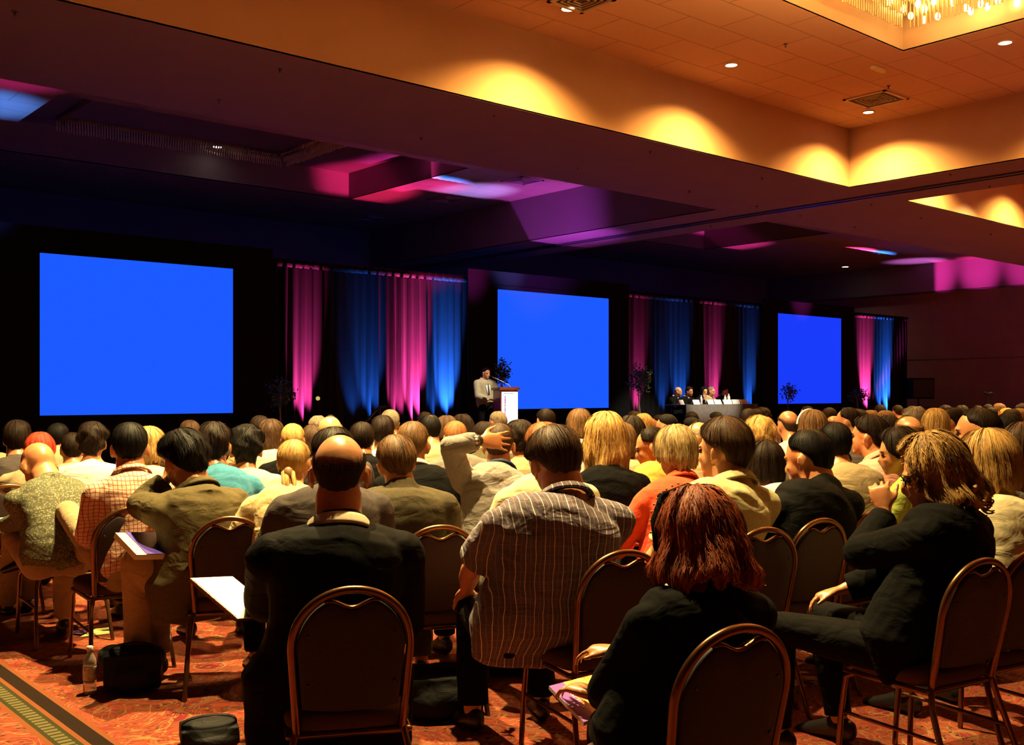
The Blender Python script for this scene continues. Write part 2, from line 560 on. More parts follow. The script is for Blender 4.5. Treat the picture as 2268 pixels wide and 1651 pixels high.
def hair_mesh(name, style, seed, fine=1.0, width=1.0, top=0.0, strands_n=0):
    h = HAIR[style]
    rs = np.random.RandomState(seed)
    nu = int(150 * fine); nv = int(46 * fine)
    nu = max(nu, 30); nv = max(nv, 16)
    drop = h.get('drop'); start = h.get('start'); nape = h.get('nape')
    pk = rs.uniform(0, 6.28, 24)
    V = np.zeros((nu, nv, 3)); UV = np.zeros((nu, nv, 2))
    ks = (7, 15, 29, 47)
    for i in range(nu):
        ph = -math.pi + 2 * math.pi * i / nu
        ap = abs(math.degrees(ph))
        te = interp(HK, h['end'], ap)
        ts = interp(HK, start, ap) if start else 0.0
        dr = interp(HK, drop, ap) if drop else 0.0
        dr *= 1 + 0.10 * math.sin(9 * ph + pk[20]) + 0.07 * math.sin(23 * ph + pk[21])
        if nape:
            dr = interp([0, 90, 104, 118, 140, 180], [0, 0, nape[4] * 0.25, nape[4] * 0.8, nape[4] * 1.1, nape[5]], ap) * (1 + 0.05 * math.sin(13 * ph + pk[20]))
        if not drop:
            te += 1.5 * math.sin(11 * ph + pk[22])
        arc = R(te - ts) * 0.095
        tot = arc + dr
        nbody = nv - (4 if drop else 0)
        for j in range(nv):
            jb = min(j, nbody - 1)
            t = jb / (nbody - 1)
            s = t * tot
            lock = 0
            for q, k in enumerate(ks):
                lock += (1.0, 0.8, 0.6, 0.35)[q] * math.sin(k * ph + pk[q] + (1.2 + q * 0.3) * math.sin(14 * s + pk[4 + q]))
            e = min(1, t * (1e3 if not start else 9), 1.0)
            if drop and dr > 0.01:
                e2 = 1.0
            else:
                e2 = min(1.0, (1 - t) * 7)
            env = math.sin(min(1, e) * math.pi / 2) * math.sin(e2 * math.pi / 2)
            thk = -0.005 + (h['thk'] + 0.005) * env
            if nape:
                low = min(1, max(0, (math.degrees(min(s, arc) / 0.095) + ts - 52) / 34))
                thk -= (h['thk'] * 0.62) * math.exp(-((ap - 98) / 26) ** 2) * low * env
            amp = min(1.0, s / 0.05)
            thk += (h['lock'] * lock * 0.6) * env * amp
            if s <= arc:
                th = R(ts) + (s / arc if arc > 0 else 0) * R(te - ts)
                zz = 0
                fl = 1.0
            else:
                th = R(te)
                zz = s - arc
                fl = 1 + h.get('flare', 0) * min(1, zz / 0.1) ** 1.2
                if nape:
                    fl = 1 - 0.27 * min(1, zz / 0.08) ** 1.1
                if style in ('bob', 'shortbob'):
                    fl -= 0.30 * max(0, zz / max(dr, 1e-3) - 0.45) ** 1.5
            rr = CR_R + thk
            rr = rr * np.array([width, 1, 1])
            rr[2] += top
            x = rr[0] * math.sin(th) * math.sin(ph) * fl
            y = rr[1] * math.sin(th) * math.cos(ph) * fl
            z = rr[2] * math.cos(th) - zz
            if j >= nbody:   # tuck the tips under, closing the volume
                q = (j - nbody + 1) / 4.0
                x *= 1 - 0.9 * q; y = y * (1 - 0.9 * q)
                z += 0.012 * math.sin(q * math.pi) * 1.0 + 0.02 * q
            V[i, j] = np.array([x, y, z]) + CR_C
            UV[i, j] = ((i / nu), t if style == 'fringe' else s * 4)
    c = h['curl']
    if c:
        x, y, z = V[..., 0], V[..., 1], V[..., 2]
        f = 62 if style in ('curly', 'tousled') else 38
        dv = np.stack([np.sin(f * z + pk[8] + 2 * np.sin(f * .5 * x + pk[9])),
                       np.sin(f * x + pk[10] + 2 * np.sin(f * .6 * z + pk[11])),
                       np.sin(f * y + pk[12] + 2 * np.sin(f * .5 * x + pk[13]))], -1)
        amp = np.linspace(0.25, 1, nv)[None, :, None]
        if style in ('wavy', 'long'):
            amp = np.clip((np.linspace(0, 1, nv) - 0.35) * 1.8, 0, 1)[None, :, None]
        V += dv * c * 0.8 * amp
    f = []
    for i in range(nu):
        i2 = (i + 1) % nu
        for j in range(nv - 1):
            f.append((i * nv + j, i * nv + j + 1, i2 * nv + j + 1, i2 * nv + j))
    Vf, UVf = V.reshape(-1, 3), UV.reshape(-1, 2)
    if strands_n:
        # fine loose strands laid along the flow of the hair
        n = strands_n; m = 9
        tl = h.get('drop') is not None
        last = nv - (4 if tl else 0) - 1
        u0 = rs.uniform(0, 1, n); a0 = rs.uniform(0.02, 0.75, n); ln = rs.uniform(0.25, 0.55, n)
        q = np.linspace(0, 1, m)[None, :]
        jj = np.clip((a0[:, None] + ln[:, None] * q), 0, 1) * last
        wob = rs.normal(0, 0.004, n)[:, None] * (1 if style not in ('curly', 'wavy', 'tousled') else 2.5)
        uu = (u0[:, None] + wob * np.sin(q * rs.uniform(2, 6, n)[:, None] + rs.uniform(0, 6, n)[:, None])) % 1.0
        fi = uu * nu; i0 = np.floor(fi).astype(int) % nu; i1 = (i0 + 1) % nu; fr = (fi - np.floor(fi))[..., None]
        j0 = np.minimum(np.floor(jj).astype(int), last - 1); fj = (jj - j0)[..., None]
        Pp = (V[i0, j0] * (1 - fr) + V[i1, j0] * fr) * (1 - fj) + (V[i0, j0 + 1] * (1 - fr) + V[i1, j0 + 1] * fr) * fj
        dirn = Pp - CR_C; dirn[..., 2] *= 0.6
        dirn /= np.linalg.norm(dirn, axis=-1)[..., None] + 1e-9
        mx = {'curly': 0.010, 'wavy': 0.010, 'tousled': 0.012, 'long': 0.009, 'crew': 0.003, 'fringe': 0.0015, 'spot': 0.003, 'pulled': 0.0016}.get(style, 0.0075)
        lift = (0.0006 + mx * rs.uniform(0, 1, n) ** 2)[:, None] * (0.15 + q ** 1.3)
        if style in ('wavy', 'curly', 'long'):
            Pp = Pp + 0.35 * mx * np.stack([np.sin(9 * q + rs.uniform(0, 6, n)[:, None]), np.sin(8 * q + rs.uniform(0, 6, n)[:, None]), 0 * q + 0 * lift], -1)
        Pp = Pp + dirn * lift[..., None]
        T = np.gradient(Pp, axis=1); T /= np.linalg.norm(T, axis=-1)[..., None] + 1e-9
        Sd = np.cross(T, dirn); Sd /= np.linalg.norm(Sd, axis=-1)[..., None] + 1e-9
        wd = (rs.uniform(0.0008, 0.0018, n)[:, None] * np.sqrt(np.clip(1.02 - q, 0, 1)))[..., None]
        A = Pp - Sd * wd - dirn * 0.0003; B = Pp + Sd * wd - dirn * 0.0003
        st = np.stack([A, B], 2).reshape(-1, 3)
        base = len(Vf)
        k = np.arange(n)[:, None] * (2 * m) + np.arange(m - 1)[None, :] * 2 + base
        fs = np.stack([k, k + 1, k + 3, k + 2], -1).reshape(-1, 4)
        uvs = np.repeat(np.stack([uu + rs.uniform(-.02, .02, n)[:, None], (a0[:, None] + ln[:, None] * q) * 0.6 + 0 * uu], -1)[:, :, None, :], 2, 2).reshape(-1, 2)
        Vf = np.vstack([Vf, st]); UVf = np.vstack([UVf, uvs])
        f = f + [tuple(x) for x in fs.tolist()]
    return Vf, f, UVf

SHOE = plain('black_leather', (0.012, 0.010, 0.010), 0.35)
EYE_M = plain('eye', (0.03, 0.02, 0.015), 0.1)
person_count = [0]

def person(head, hip=None, face=-20, look=None, pitch=0, tilt=0, hs=1.10, bw=1.0,
           hair='short', hairm=None, skin=None, top=None, trou=None, sleeve='long', collar=None,
           armL='lap', armR='lap', legs=None, vox=0.011, standing=False, label='', group=None,
           neck_in=0.022, slouch=0.05, jacket=False, shoes=True, seed=None, hwidth=1.0, fine=1.0,
           eyes=False, hem=0.0, nw=None, hemw=0.02, strn=0, hip_z=0.50, fold=0.006, extra=None, sroll=0, syaw=0, hairtop=0.0, loc=None, body_only=False, seat_back=0.13, hvox=None):
    person_count[0] += 1
    seed = person_count[0] if seed is None else seed
    rs = np.random.RandomState(seed)
    hair = hair if hair else None
    skin = skin or skin_mat()
    phd = CAM_HEAD + face                       # world heading of the body
    hd = R(phd)
    F = np.array([math.sin(hd), math.cos(hd), 0]); Rv = np.array([math.cos(hd), -math.sin(hd), 0])
    thk = HAIR[hair]['thk'] + hairtop if hair and hair != 'fringe' else 0.0
    if hs < 0:                       # head width in pixels given as a negative number
        hs = -hs / FPX * head[2] / (0.152 * hwidth + 1.9 * (HAIR[hair]['thk'] if hair else 0))
        hs = min(1.24, max(1.0, hs))
    if loc is None:
        px, py, d = head
        top_w = P(px, py, d)
        if hip is not None and len(hip) == 3:
            hw = np.array([hip[1], hip[2], 0.0])
        elif hip is None:
            hw = top_w - F * 0.16
        else:
            hw = P(hip[0], 900, hip[1])
        org = np.array([hw[0], hw[1], 0.0])
    else:
        org = np.array(loc, float)
        top_w = None
    def L(wp):
        q = np.asarray(wp, float) - org
        return np.array([np.dot(q, Rv), np.dot(q, F), q[2]])
    look = face if look is None else look
    Rh = rotz(-R(look - face)) @ rotx(-R(pitch)) @ roty(R(tilt))
    if top_w is not None:
        tl = L(top_w)
        # highest point of the turned head
        dirs = Rh.T @ np.array([0, 0, 1.0])
        up = np.dot(CR_C, dirs) + math.sqrt(np.sum(((CR_R + thk) * dirs) ** 2))
        H = np.array([tl[0], tl[1], tl[2] - up * hs])
        H[:2] -= (Rh @ CR_C)[:2] * hs
    else:
        H = np.array(head, float)
    hsn = hs
    if nw is None:
        nw = 1.0 if hair in ('bob', 'shortbob', 'wavy', 'long', 'pulled', 'curly') else 1.16
    P0 = np.array([0, 0, hip_z])
    NB = H + hsn * (Rh @ np.array([0, -0.035, -0.085])) + hsn * np.array([0, -0.028, -0.075 + neck_in])
    NB[:2] = NB[:2] * 0.94 + P0[:2] * 0.06
    # spine
    ctrl = (P0 + NB) / 2 + np.array([-NB[0] * 0.15, -slouch - 0.35 * max(0, NB[1]), 0.06])
    def Q(t):
        return (1 - t) ** 2 * P0 + 2 * t * (1 - t) * ctrl + t * t * NB
    Xh = np.array([1.0, 0, 0])
    Xs = rotz(-R(syaw)) @ np.array([math.cos(R(sroll)), 0, -math.sin(R(sroll))])
    ts = np.array([-0.03, 0.06, 0.2, 0.36, 0.52, 0.66, 0.78, 0.87, 0.94, 1.0])
    hwid = np.array([0.150, 0.178, 0.172, 0.158, 0.162, 0.174, 0.178, 0.165, 0.132, 0.084]) * bw
    hdep = np.array([0.050, 0.122, 0.125, 0.115, 0.116, 0.122, 0.122, 0.110, 0.090, 0.070]) * (0.35 + 0.65 * bw)
    pts = np.array([Q(t) if t > 0 else P0 + np.array([0, 0.01, t * 1.0]) for t in ts])
    xd = np.array([unit(Xh * (1 - max(t, 0)) + Xs * max(t, 0)) for t in ts])
    sh = Q(0.815)
    so = 0.178 * bw if bw < 1.2 else 0.214 + 0.13 * (bw - 1.2)
    SL = sh - Xs * so + np.array([0, 0.0, -0.006]); SR = sh + Xs * so + np.array([0, 0.0, -0.006])
    ar = 0.9 + 0.1 * bw if bw < 1.1 else 0.75 + 0.27 * bw

    # arms
    arms = []
    for side, S0, mode in ((-1, SL, armL), (1, SR, armR)):
        if isinstance(mode, dict):
            if 'elbow' in mode:
                El = L(P(*mode['elbow'])); Wr = L(P(*mode['wrist']))
            else:
                Wr = L(P(*mode['wrist'])) if 'wrist' in mode else np.array(mode['lw'], float)
                El = ik(S0, Wr, 0.29, 0.25, np.array(mode.get('pole', (side, -0.3, -0.6)), float))
            Dr = mode.get('dir')
            Dr = unit(Wr - El) if Dr is None else unit(np.array(Dr, float))
            Nn = np.array(mode.get('nrm', (0, 0, 1)), float)
            ha = mode.get('hand', {})
        else:
            if mode == 'lap':
                Wr = np.array([side * 0.09, 0.30, hip_z + 0.16])
                pole = np.array([side * 0.8, -0.5, -0.5])
            elif mode == 'thigh':
                Wr = np.array([side * 0.16, 0.30, hip_z + 0.15]); pole = np.array([side * 0.9, -0.6, -0.2])
            elif mode == 'fold':
                Wr = np.array([-side * 0.04, 0.24, hip_z + 0.28]); pole = np.array([side, -0.5, -0.4])
            elif mode == 'down':
                Wr = S0 + np.array([side * 0.05, 0.05, -0.50]); pole = np.array([side, -0.6, 0])
            elif mode == 'table':
                Wr = np.array([side * 0.12, 0.36, hip_z + 0.26]); pole = np.array([side, -0.2, -0.6])
            elif mode == 'chin':
                Wr = H + Rh @ (np.array([side * 0.04, 0.075, -0.19]) * hs); pole = np.array([side * 0.9, 0.2, -1.0])
            El = ik(S0, Wr, 0.29, 0.25, pole)
            Dr = unit(Wr - El) + np.array([-side * 0.3, 0.3, -0.1])
            if mode == 'chin':
                Dr = np.array([-side * 0.2, 0.15, 1.0])
            Nn = np.array([side * 0.2, 0.0, 1.0]) if mode != 'chin' else np.array([side * 0.3, 1, 0.0])
            ha = dict(curl=0.5 if mode != 'chin' else 0.9)
        arms.append((side, S0, El, Wr, unit(Dr), Nn, ha))

    # legs
    lg = []
    for k, side in enumerate((-1, 1)):
        hp = P0 + np.array([side * 0.088 * bw, 0.0, -0.01])
        if standing:
            kn = hp + np.array([side * 0.02, 0.02, -0.44]); an = np.array([side * 0.12, 0.0, 0.08])
        else:
            kn = P0 + np.array([side * (0.13 + 0.03 * rs.rand()), 0.44, 0.02])
            an = np.array([side * (0.13 + 0.05 * rs.rand()), 0.40 + 0.12 * (rs.rand() - 0.5), 0.085])
        fd = np.array([side * 0.15, 1, -0.1])
        if legs and legs[k]:
            kn = L(P(*legs[k][0])); an = L(P(*legs[k][1]))
            if len(legs[k]) > 2:
                fd = np.array(legs[k][2], float)
        lg.append((side, hp, kn, an, unit(fd)))

    # ---- body (one continuous skin)
    g = G()
    bodyk = 0.90
    g.tube(pts, hwid * bodyk, hdep * bodyk, xd, 20, power=2.3)
    nk = H + Rh @ (np.array([0, -0.022, -0.065]) * hs)
    g.tube([NB + (Q(0.9) - NB) * 0.6, NB, NB * 0.5 + nk * 0.5, nk], np.array([0.060, 0.060, 0.057, 0.057]) * hs * (0.8 + 0.2 * bw) * nw, None, Xs, 16)
    head_geo(g, H, Rh, hs, ears=True)
    for side, S0, El, Wr, Dr, Nn, ha in arms:
        g.tube([NB * 0.65 + S0 * 0.35, S0 + (NB - S0) * 0.25 + np.array([0, 0, -0.01]), S0], np.array([0.055, 0.055, 0.056]) * ar * bodyk, None, (0, 1, 0.1), 12)
        m1 = S0 * 0.6 + El * 0.4
        m2 = El * 0.65 + Wr * 0.35
        g.tube([S0, m1, El], np.array([0.056, 0.050, 0.040]) * ar * 0.95, None, (0.2, 1, 0.1), 14)
        g.tube([El, m2, Wr], np.array([0.040, 0.041, 0.026]) * ar * 0.97, None, (0.2, 1, 0.1), 14)
        kw = dict(s=hs * 0.97, side=-side)
        kw.update(ha)
        hand_geo(g, Wr + Dr * 0.008, Dr, Nn, **kw)
    for side, hp, kn, an, fd in lg:
        m = kn * 0.65 + an * 0.35
        g.tube([hp, hp * 0.5 + kn * 0.5, kn], np.array([0.080, 0.072, 0.052]) * ar, None, (1, 0, 0.1), 14)
        g.tube([kn, m, an], np.array([0.052, 0.052, 0.034]) * ar, None, (1, 0.1, 0), 14)
        g.tube([an + np.array([0, 0, -0.02]) - fd * 0.02, an + fd * 0.12 + np.array([0, 0, -0.045])], [0.032, 0.028], None, (1, 0, 0), 10)
    me = fuse('person', g, hvox or vox, 2)
    root = link('person', me, skin)
    root.location = org
    root.rotation_euler = (0, 0, -hd)
    root['label'] = label; root['category'] = 'person'
    if group:
        root['group'] = group
    info = dict(root=root, L=L, H=H, Rh=Rh, NB=NB, Q=Q, Xs=Xs, hs=hs, org=org, F=F, Rv=Rv, arms=arms, lg=lg, SL=SL, SR=SR)

    # ---- hair
    if hair:
        V, f, uv = hair_mesh('hair', hair, seed, fine, hwidth, hairtop, strn)
        V = H + (V * hs) @ Rh.T
        link('hair', mkmesh('hair', V, f, True, False, uv), hairm, root)
    # ---- top garment
    if top is not None:
        g = G()
        cl = 0.013 if not jacket else 0.024
        w_ = hwid + cl; d_ = hdep + cl
        p2 = pts.copy()
        if hem:                                   # shirt or jacket tails below the hips
            p2[0] = P0 + np.array([0, -0.02, -0.01 - hem]); w_[0] = 0.17 * bw + hemw; d_[0] = 0.05; w_[1] += hemw * 0.7
        w_[-1] = (0.058 if not jacket else 0.070) * hs * (0.4 + 0.6 * nw) + 0.006; d_[-1] = w_[-1]
        g.tube(p2, w_, d_, xd, 24, power=2.4)
        g.tube([Q(0.86), NB + (Q(0.9) - NB) * 0.3, NB + unit(nk - NB) * 0.004], np.array([0.10, 0.078, 0.063]) * hs * (0.8 + 0.2 * bw) * nw + (0.006 if not jacket else 0.012), None, Xs, 16, ends='flat')
        for side, S0, El, Wr, Dr, Nn, ha in arms:
            g.tube([NB * 0.80 + S0 * 0.20 + np.array([0, 0, -0.030]), S0 * 0.6 + NB * 0.4 + np.array([0, 0, -0.020]), S0], (np.array([0.066, 0.068, 0.058]) * ar + cl * 0.9), None, (0, 1, 0.1), 14)
            m1 = S0 * 0.6 + El * 0.4
            if sleeve == 'long':
                g.tube([S0, m1, El], np.array([0.058, 0.052, 0.045]) * ar + cl * 1.05, None, (0.2, 1, 0.1), 14)
                We = El * 0.06 + Wr * 0.94
                g.tube([El, El * 0.6 + We * 0.4, We], np.array([0.045, 0.043, 0.033]) * ar + cl, None, (0.2, 1, 0.1), 14, ends='flat')
            elif sleeve == 'short':
                Ee = S0 * 0.22 + El * 0.78
                g.tube([S0, m1, Ee], np.array([0.058, 0.060, 0.060]) * ar + cl * 1.3, None, (0.2, 1, 0.1), 14, ends='flat')
        tm = fuse('jacket' if jacket else 'shirt', g, vox * 0.95, 2, fold, seed)
        link('jacket' if jacket else 'shirt', tm, top, root)
    # ---- collar
    if collar is not None:
        cm, chh = collar if isinstance(collar, tuple) else (collar, 0.036)
        ax = unit(nk - NB)
        c0 = NB + ax * 0.004; c1 = NB + ax * (0.004 + chh)
        xx = unit(Xs - ax * np.dot(Xs, ax)); yy = np.cross(ax, xx)
        rn = (0.062 * (0.8 + 0.2 * bw)) * nw * hs + (0.006 if not jacket else 0.007)
        n = 40; V = []; f = []
        prof = [(0, 0.012), (0.35, 0.012), (0.75, 0.005), (1.0, 0.002), (1.05, 0.006), (0.8, 0.014), (0.3, 0.022), (-0.1, 0.026)]
        for i in range(n):
            a = 2 * math.pi * i / n
            lower = 0.6 + 0.4 * (-math.sin(a))      # lower at the throat
            for (hh, ro) in prof:
                z = hh * chh * (0.75 + 0.25 * (1 if math.sin(a) < 0.3 else 0.6))
                rr = rn + ro - 0.004
                V.append(c0 + ax * z + xx * rr * math.cos(a) + yy * rr * math.sin(a) * 1.02)
        m_ = len(prof)
        for i in range(n):
            for j in range(m_):
                f.append((i * m_ + j, i * m_ + (j + 1) % m_, ((i + 1) % n) * m_ + (j + 1) % m_, ((i + 1) % n) * m_ + j))
        link('collar', mkmesh('collar', V, f, True, True), cm, root)
    # ---- trousers
    if trou is not None:
        g = G()
        g.tube([P0 + np.array([0, 0.0, -0.035]), P0 + np.array([0, -0.005, 0.03]), Q(0.2)], [0.158 * bw + 0.004, 0.180 * bw + 0.004, 0.172 * bw + 0.004], [0.055, 0.128, 0.124], xd[:3], 20, power=2.4)
        for side, hp, kn, an, fd in lg:
            m = kn * 0.6 + an * 0.4
            g.tube([hp, hp * 0.5 + kn * 0.5, kn], np.array([0.092, 0.084, 0.066]) * ar, None, (1, 0, 0.1), 16)
            g.tube([kn, m, an * 0.94 + kn * 0.06], np.array([0.066, 0.063, 0.058]) * ar, None, (1, 0.1, 0), 16, ends='flat')
        link('trousers', fuse('trousers', g, vox, 2, fold * 0.9, seed + 40), trou, root)
        if shoes:
            for side, hp, kn, an, fd in lg:
                g = G()
                dn = np.array([0, 0, -1.0]) if abs(fd[2]) < 0.5 else unit(np.cross(np.cross(fd, (0, 0, -1)), fd))
                a0 = an - fd * 0.045
                pp = [a0 + dn * 0.035, an + fd * 0.02 + dn * 0.030, an + fd * 0.09 + dn * 0.045, an + fd * 0.16 + dn * 0.055, an + fd * 0.205 + dn * 0.060]
                sx = np.cross(fd, dn)
                g.tube(pp, [0.036, 0.042, 0.046, 0.048, 0.036], [0.048, 0.052, 0.038, 0.027, 0.020], sx, 14)
                v = g.verts()
                if abs(fd[2]) < 0.5:
                    v[:, 2] = np.maximum(v[:, 2], 0.004)
                g.v = [v]
                obj('shoe', g, SHOE, root)
    if eyes:
        for s in (-1, 1):
            g = G().ell(H + Rh @ (np.array([s * 0.030, 0.079, 0.002]) * hs), np.array([0.013, 0.009, 0.009]) * hs, Rh, 10, 8)
            obj('eye', g, EYE_M, root)
            a = np.linspace(-1, 1, 6)
            pts2 = np.stack([s * (0.031 + 0.016 * a), 0.086 - 0.012 * a * a, 0.018 + 0.004 * (1 - a * a)], 1)
            obj('eyebrow', G().tube(H + (pts2 * hs) @ Rh.T, 0.003 * hs, None, (0, 0, 1), 6), hairm or EYE_M, root)
    return info

def head_pt(I, p):
    return I['H'] + I['Rh'] @ (np.array(p, float) * I['hs'])
# ================================================================== THE HALL
D = 18.5           # drapes and screens
ZB, ZT, ZR = 5.2, 6.27, 6.93     # soffit, coffer ceiling, recess top
X_WALL, Y_BACK = 37.4, 28.2

def m_ceiling():
    m, nt, b = _nt('ceiling_plaster')
    v = coord(nt)
    n = noise(nt, v, 1.2, 4)
    nt.links.new(ramp(nt, n, [(0.3, (0.56, 0.32, 0.175)), (0.7, (0.62, 0.36, 0.20))]), b.inputs['Base Color'])
    b.inputs['Roughness'].default_value = 0.9
    bump(nt, b, noise(nt, v, 60, 3), 0.05, 0.01)
    return m
def m_tile(k=1.0):
    m, nt, b = _nt('acoustic_tile')
    br = nt.nodes.new('ShaderNodeTexBrick')
    br.inputs['Scale'].default_value = 1.0
    br.inputs['Mortar Size'].default_value = 0.012
    br.inputs['Brick Width'].default_value = 1.22
    br.inputs['Row Height'].default_value = 0.61
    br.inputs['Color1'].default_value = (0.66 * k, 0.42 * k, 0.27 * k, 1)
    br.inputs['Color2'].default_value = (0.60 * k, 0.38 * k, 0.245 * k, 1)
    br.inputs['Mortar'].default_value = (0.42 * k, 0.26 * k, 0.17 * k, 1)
    nt.links.new(coord(nt), br.inputs['Vector'])
    nt.links.new(br.outputs['Color'], b.inputs['Base Color'])
    b.inputs['Roughness'].default_value = 0.95
    bump(nt, b, math_(nt, 'SUBTRACT', 1.0, br.outputs['Fac']), 0.5, 0.01)
    return m
M_PL, M_TILE = m_ceiling(), m_tile()
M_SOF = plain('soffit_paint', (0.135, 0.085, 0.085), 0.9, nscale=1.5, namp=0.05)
M_WALLR = plain('wall_fabric', (0.30, 0.17, 0.13), 0.9, nscale=3, namp=0.08)
M_BACKW = plain('wall_dark', (0.20, 0.12, 0.10), 0.9)

COFFERS = [(2.3, 17.0, -2.6, 10.3), (2.3, 17.0, 13.3, 26.2), (19.0, 36.9, -2.6, 10.3), (19.0, 36.9, 13.3, 26.2)]
RECESS = [(5.4, 13.7, 0.4, 7.46), (5.4, 13.8, 17.4, 22.2), (22.2, 33.6, 0.4, 7.46), (22.2, 27.7, 17.4, 22.2)]

def slab_with_holes(name, x0, x1, y0, y1, z, holes, mat, th=0.02):
    xs = sorted({x0, x1} | {h[0] for h in holes} | {h[1] for h in holes})
    ys = sorted({y0, y1} | {h[2] for h in holes} | {h[3] for h in holes})
    g = G()
    for a, b_ in zip(xs, xs[1:]):
        for c, d_ in zip(ys, ys[1:]):
            mx, my = (a + b_) / 2, (c + d_) / 2
            if any(h[0] < mx < h[1] and h[2] < my < h[3] for h in holes):
                continue
            g.box((a, c, z), (b_, d_, z + th))
    return obj(name, g, mat, None, smooth=False, kind='structure')

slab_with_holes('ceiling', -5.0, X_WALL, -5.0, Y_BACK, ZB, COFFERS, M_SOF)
M_TILE_SHADED = m_tile(0.30)  # same tile for the stage-side coffers, their shade put into the colour
M_PL_SHADED = plain('shaded_coffer_paint', (0.15, 0.10, 0.10), 0.9, nscale=1.5, namp=0.05)  # stage-side coffer plaster, darkened in colour to stand for shade
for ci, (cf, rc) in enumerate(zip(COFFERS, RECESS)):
    mt, mp_ = (M_TILE, M_PL) if ci in (0, 2) else (M_TILE_SHADED, M_PL_SHADED)
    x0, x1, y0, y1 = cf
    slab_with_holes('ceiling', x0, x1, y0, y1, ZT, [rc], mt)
    a0, a1, b0, b1 = rc
    slab_with_holes('ceiling', a0, a1, b0, b1, ZR, [], mp_)
    for (q, z0, z1) in ((cf, ZB, ZT), (rc, ZT, ZR)):
        g = G(); t = 0.03
        g.box((q[0] - t, q[2] - t, z0 + 0.001), (q[0], q[3] + t, z1 + .02))
        g.box((q[1], q[2] - t, z0 + 0.001), (q[1] + t, q[3] + t, z1 + .02))
        g.box((q[0], q[2] - t, z0 + 0.001), (q[1], q[2], z1 + .02))
        g.box((q[0], q[3], z0 + 0.001), (q[1], q[3] + t, z1 + .02))
        obj('ceiling', g, mp_, None, smooth=False, kind='structure')

box('wall_right', (X_WALL, -5, 0), (X_WALL + 0.2, Y_BACK, ZB), M_WALLR, kind='structure')
g = G()
for z in (2.70, 0.9):
    g.box((X_WALL - 0.012, -5, z), (X_WALL, Y_BACK, z + 0.03))
obj('trim_1', g, plain('wall_seam', (0.10, 0.06, 0.05), 0.8), None, False, kind='structure')
box('wall_back', (-5.0, Y_BACK, 0), (X_WALL, Y_BACK + 0.2, ZB), M_BACKW, kind='structure')
box('wall_left', (-5.2, -5, 0), (-5.0, Y_BACK, ZB), M_WALLR, kind='structure')
box('wall_rear', (-5.0, -5.2, 0), (X_WALL, -5.0, ZB), M_WALLR, kind='structure')
# track of the folding partition, along the beam between the coffers
g = G().box((17.93, -5, ZB - 0.012), (18.07, Y_BACK, ZB - 0.001))
g.box((17.88, -5, ZB - 0.03), (17.93, Y_BACK, ZB - 0.001)); g.box((18.07, -5, ZB - 0.03), (18.12, Y_BACK, ZB - 0.001))
obj('trim_2', g, plain('track_metal', (0.10, 0.09, 0.10), 0.35, 0.6), None, False, kind='structure')

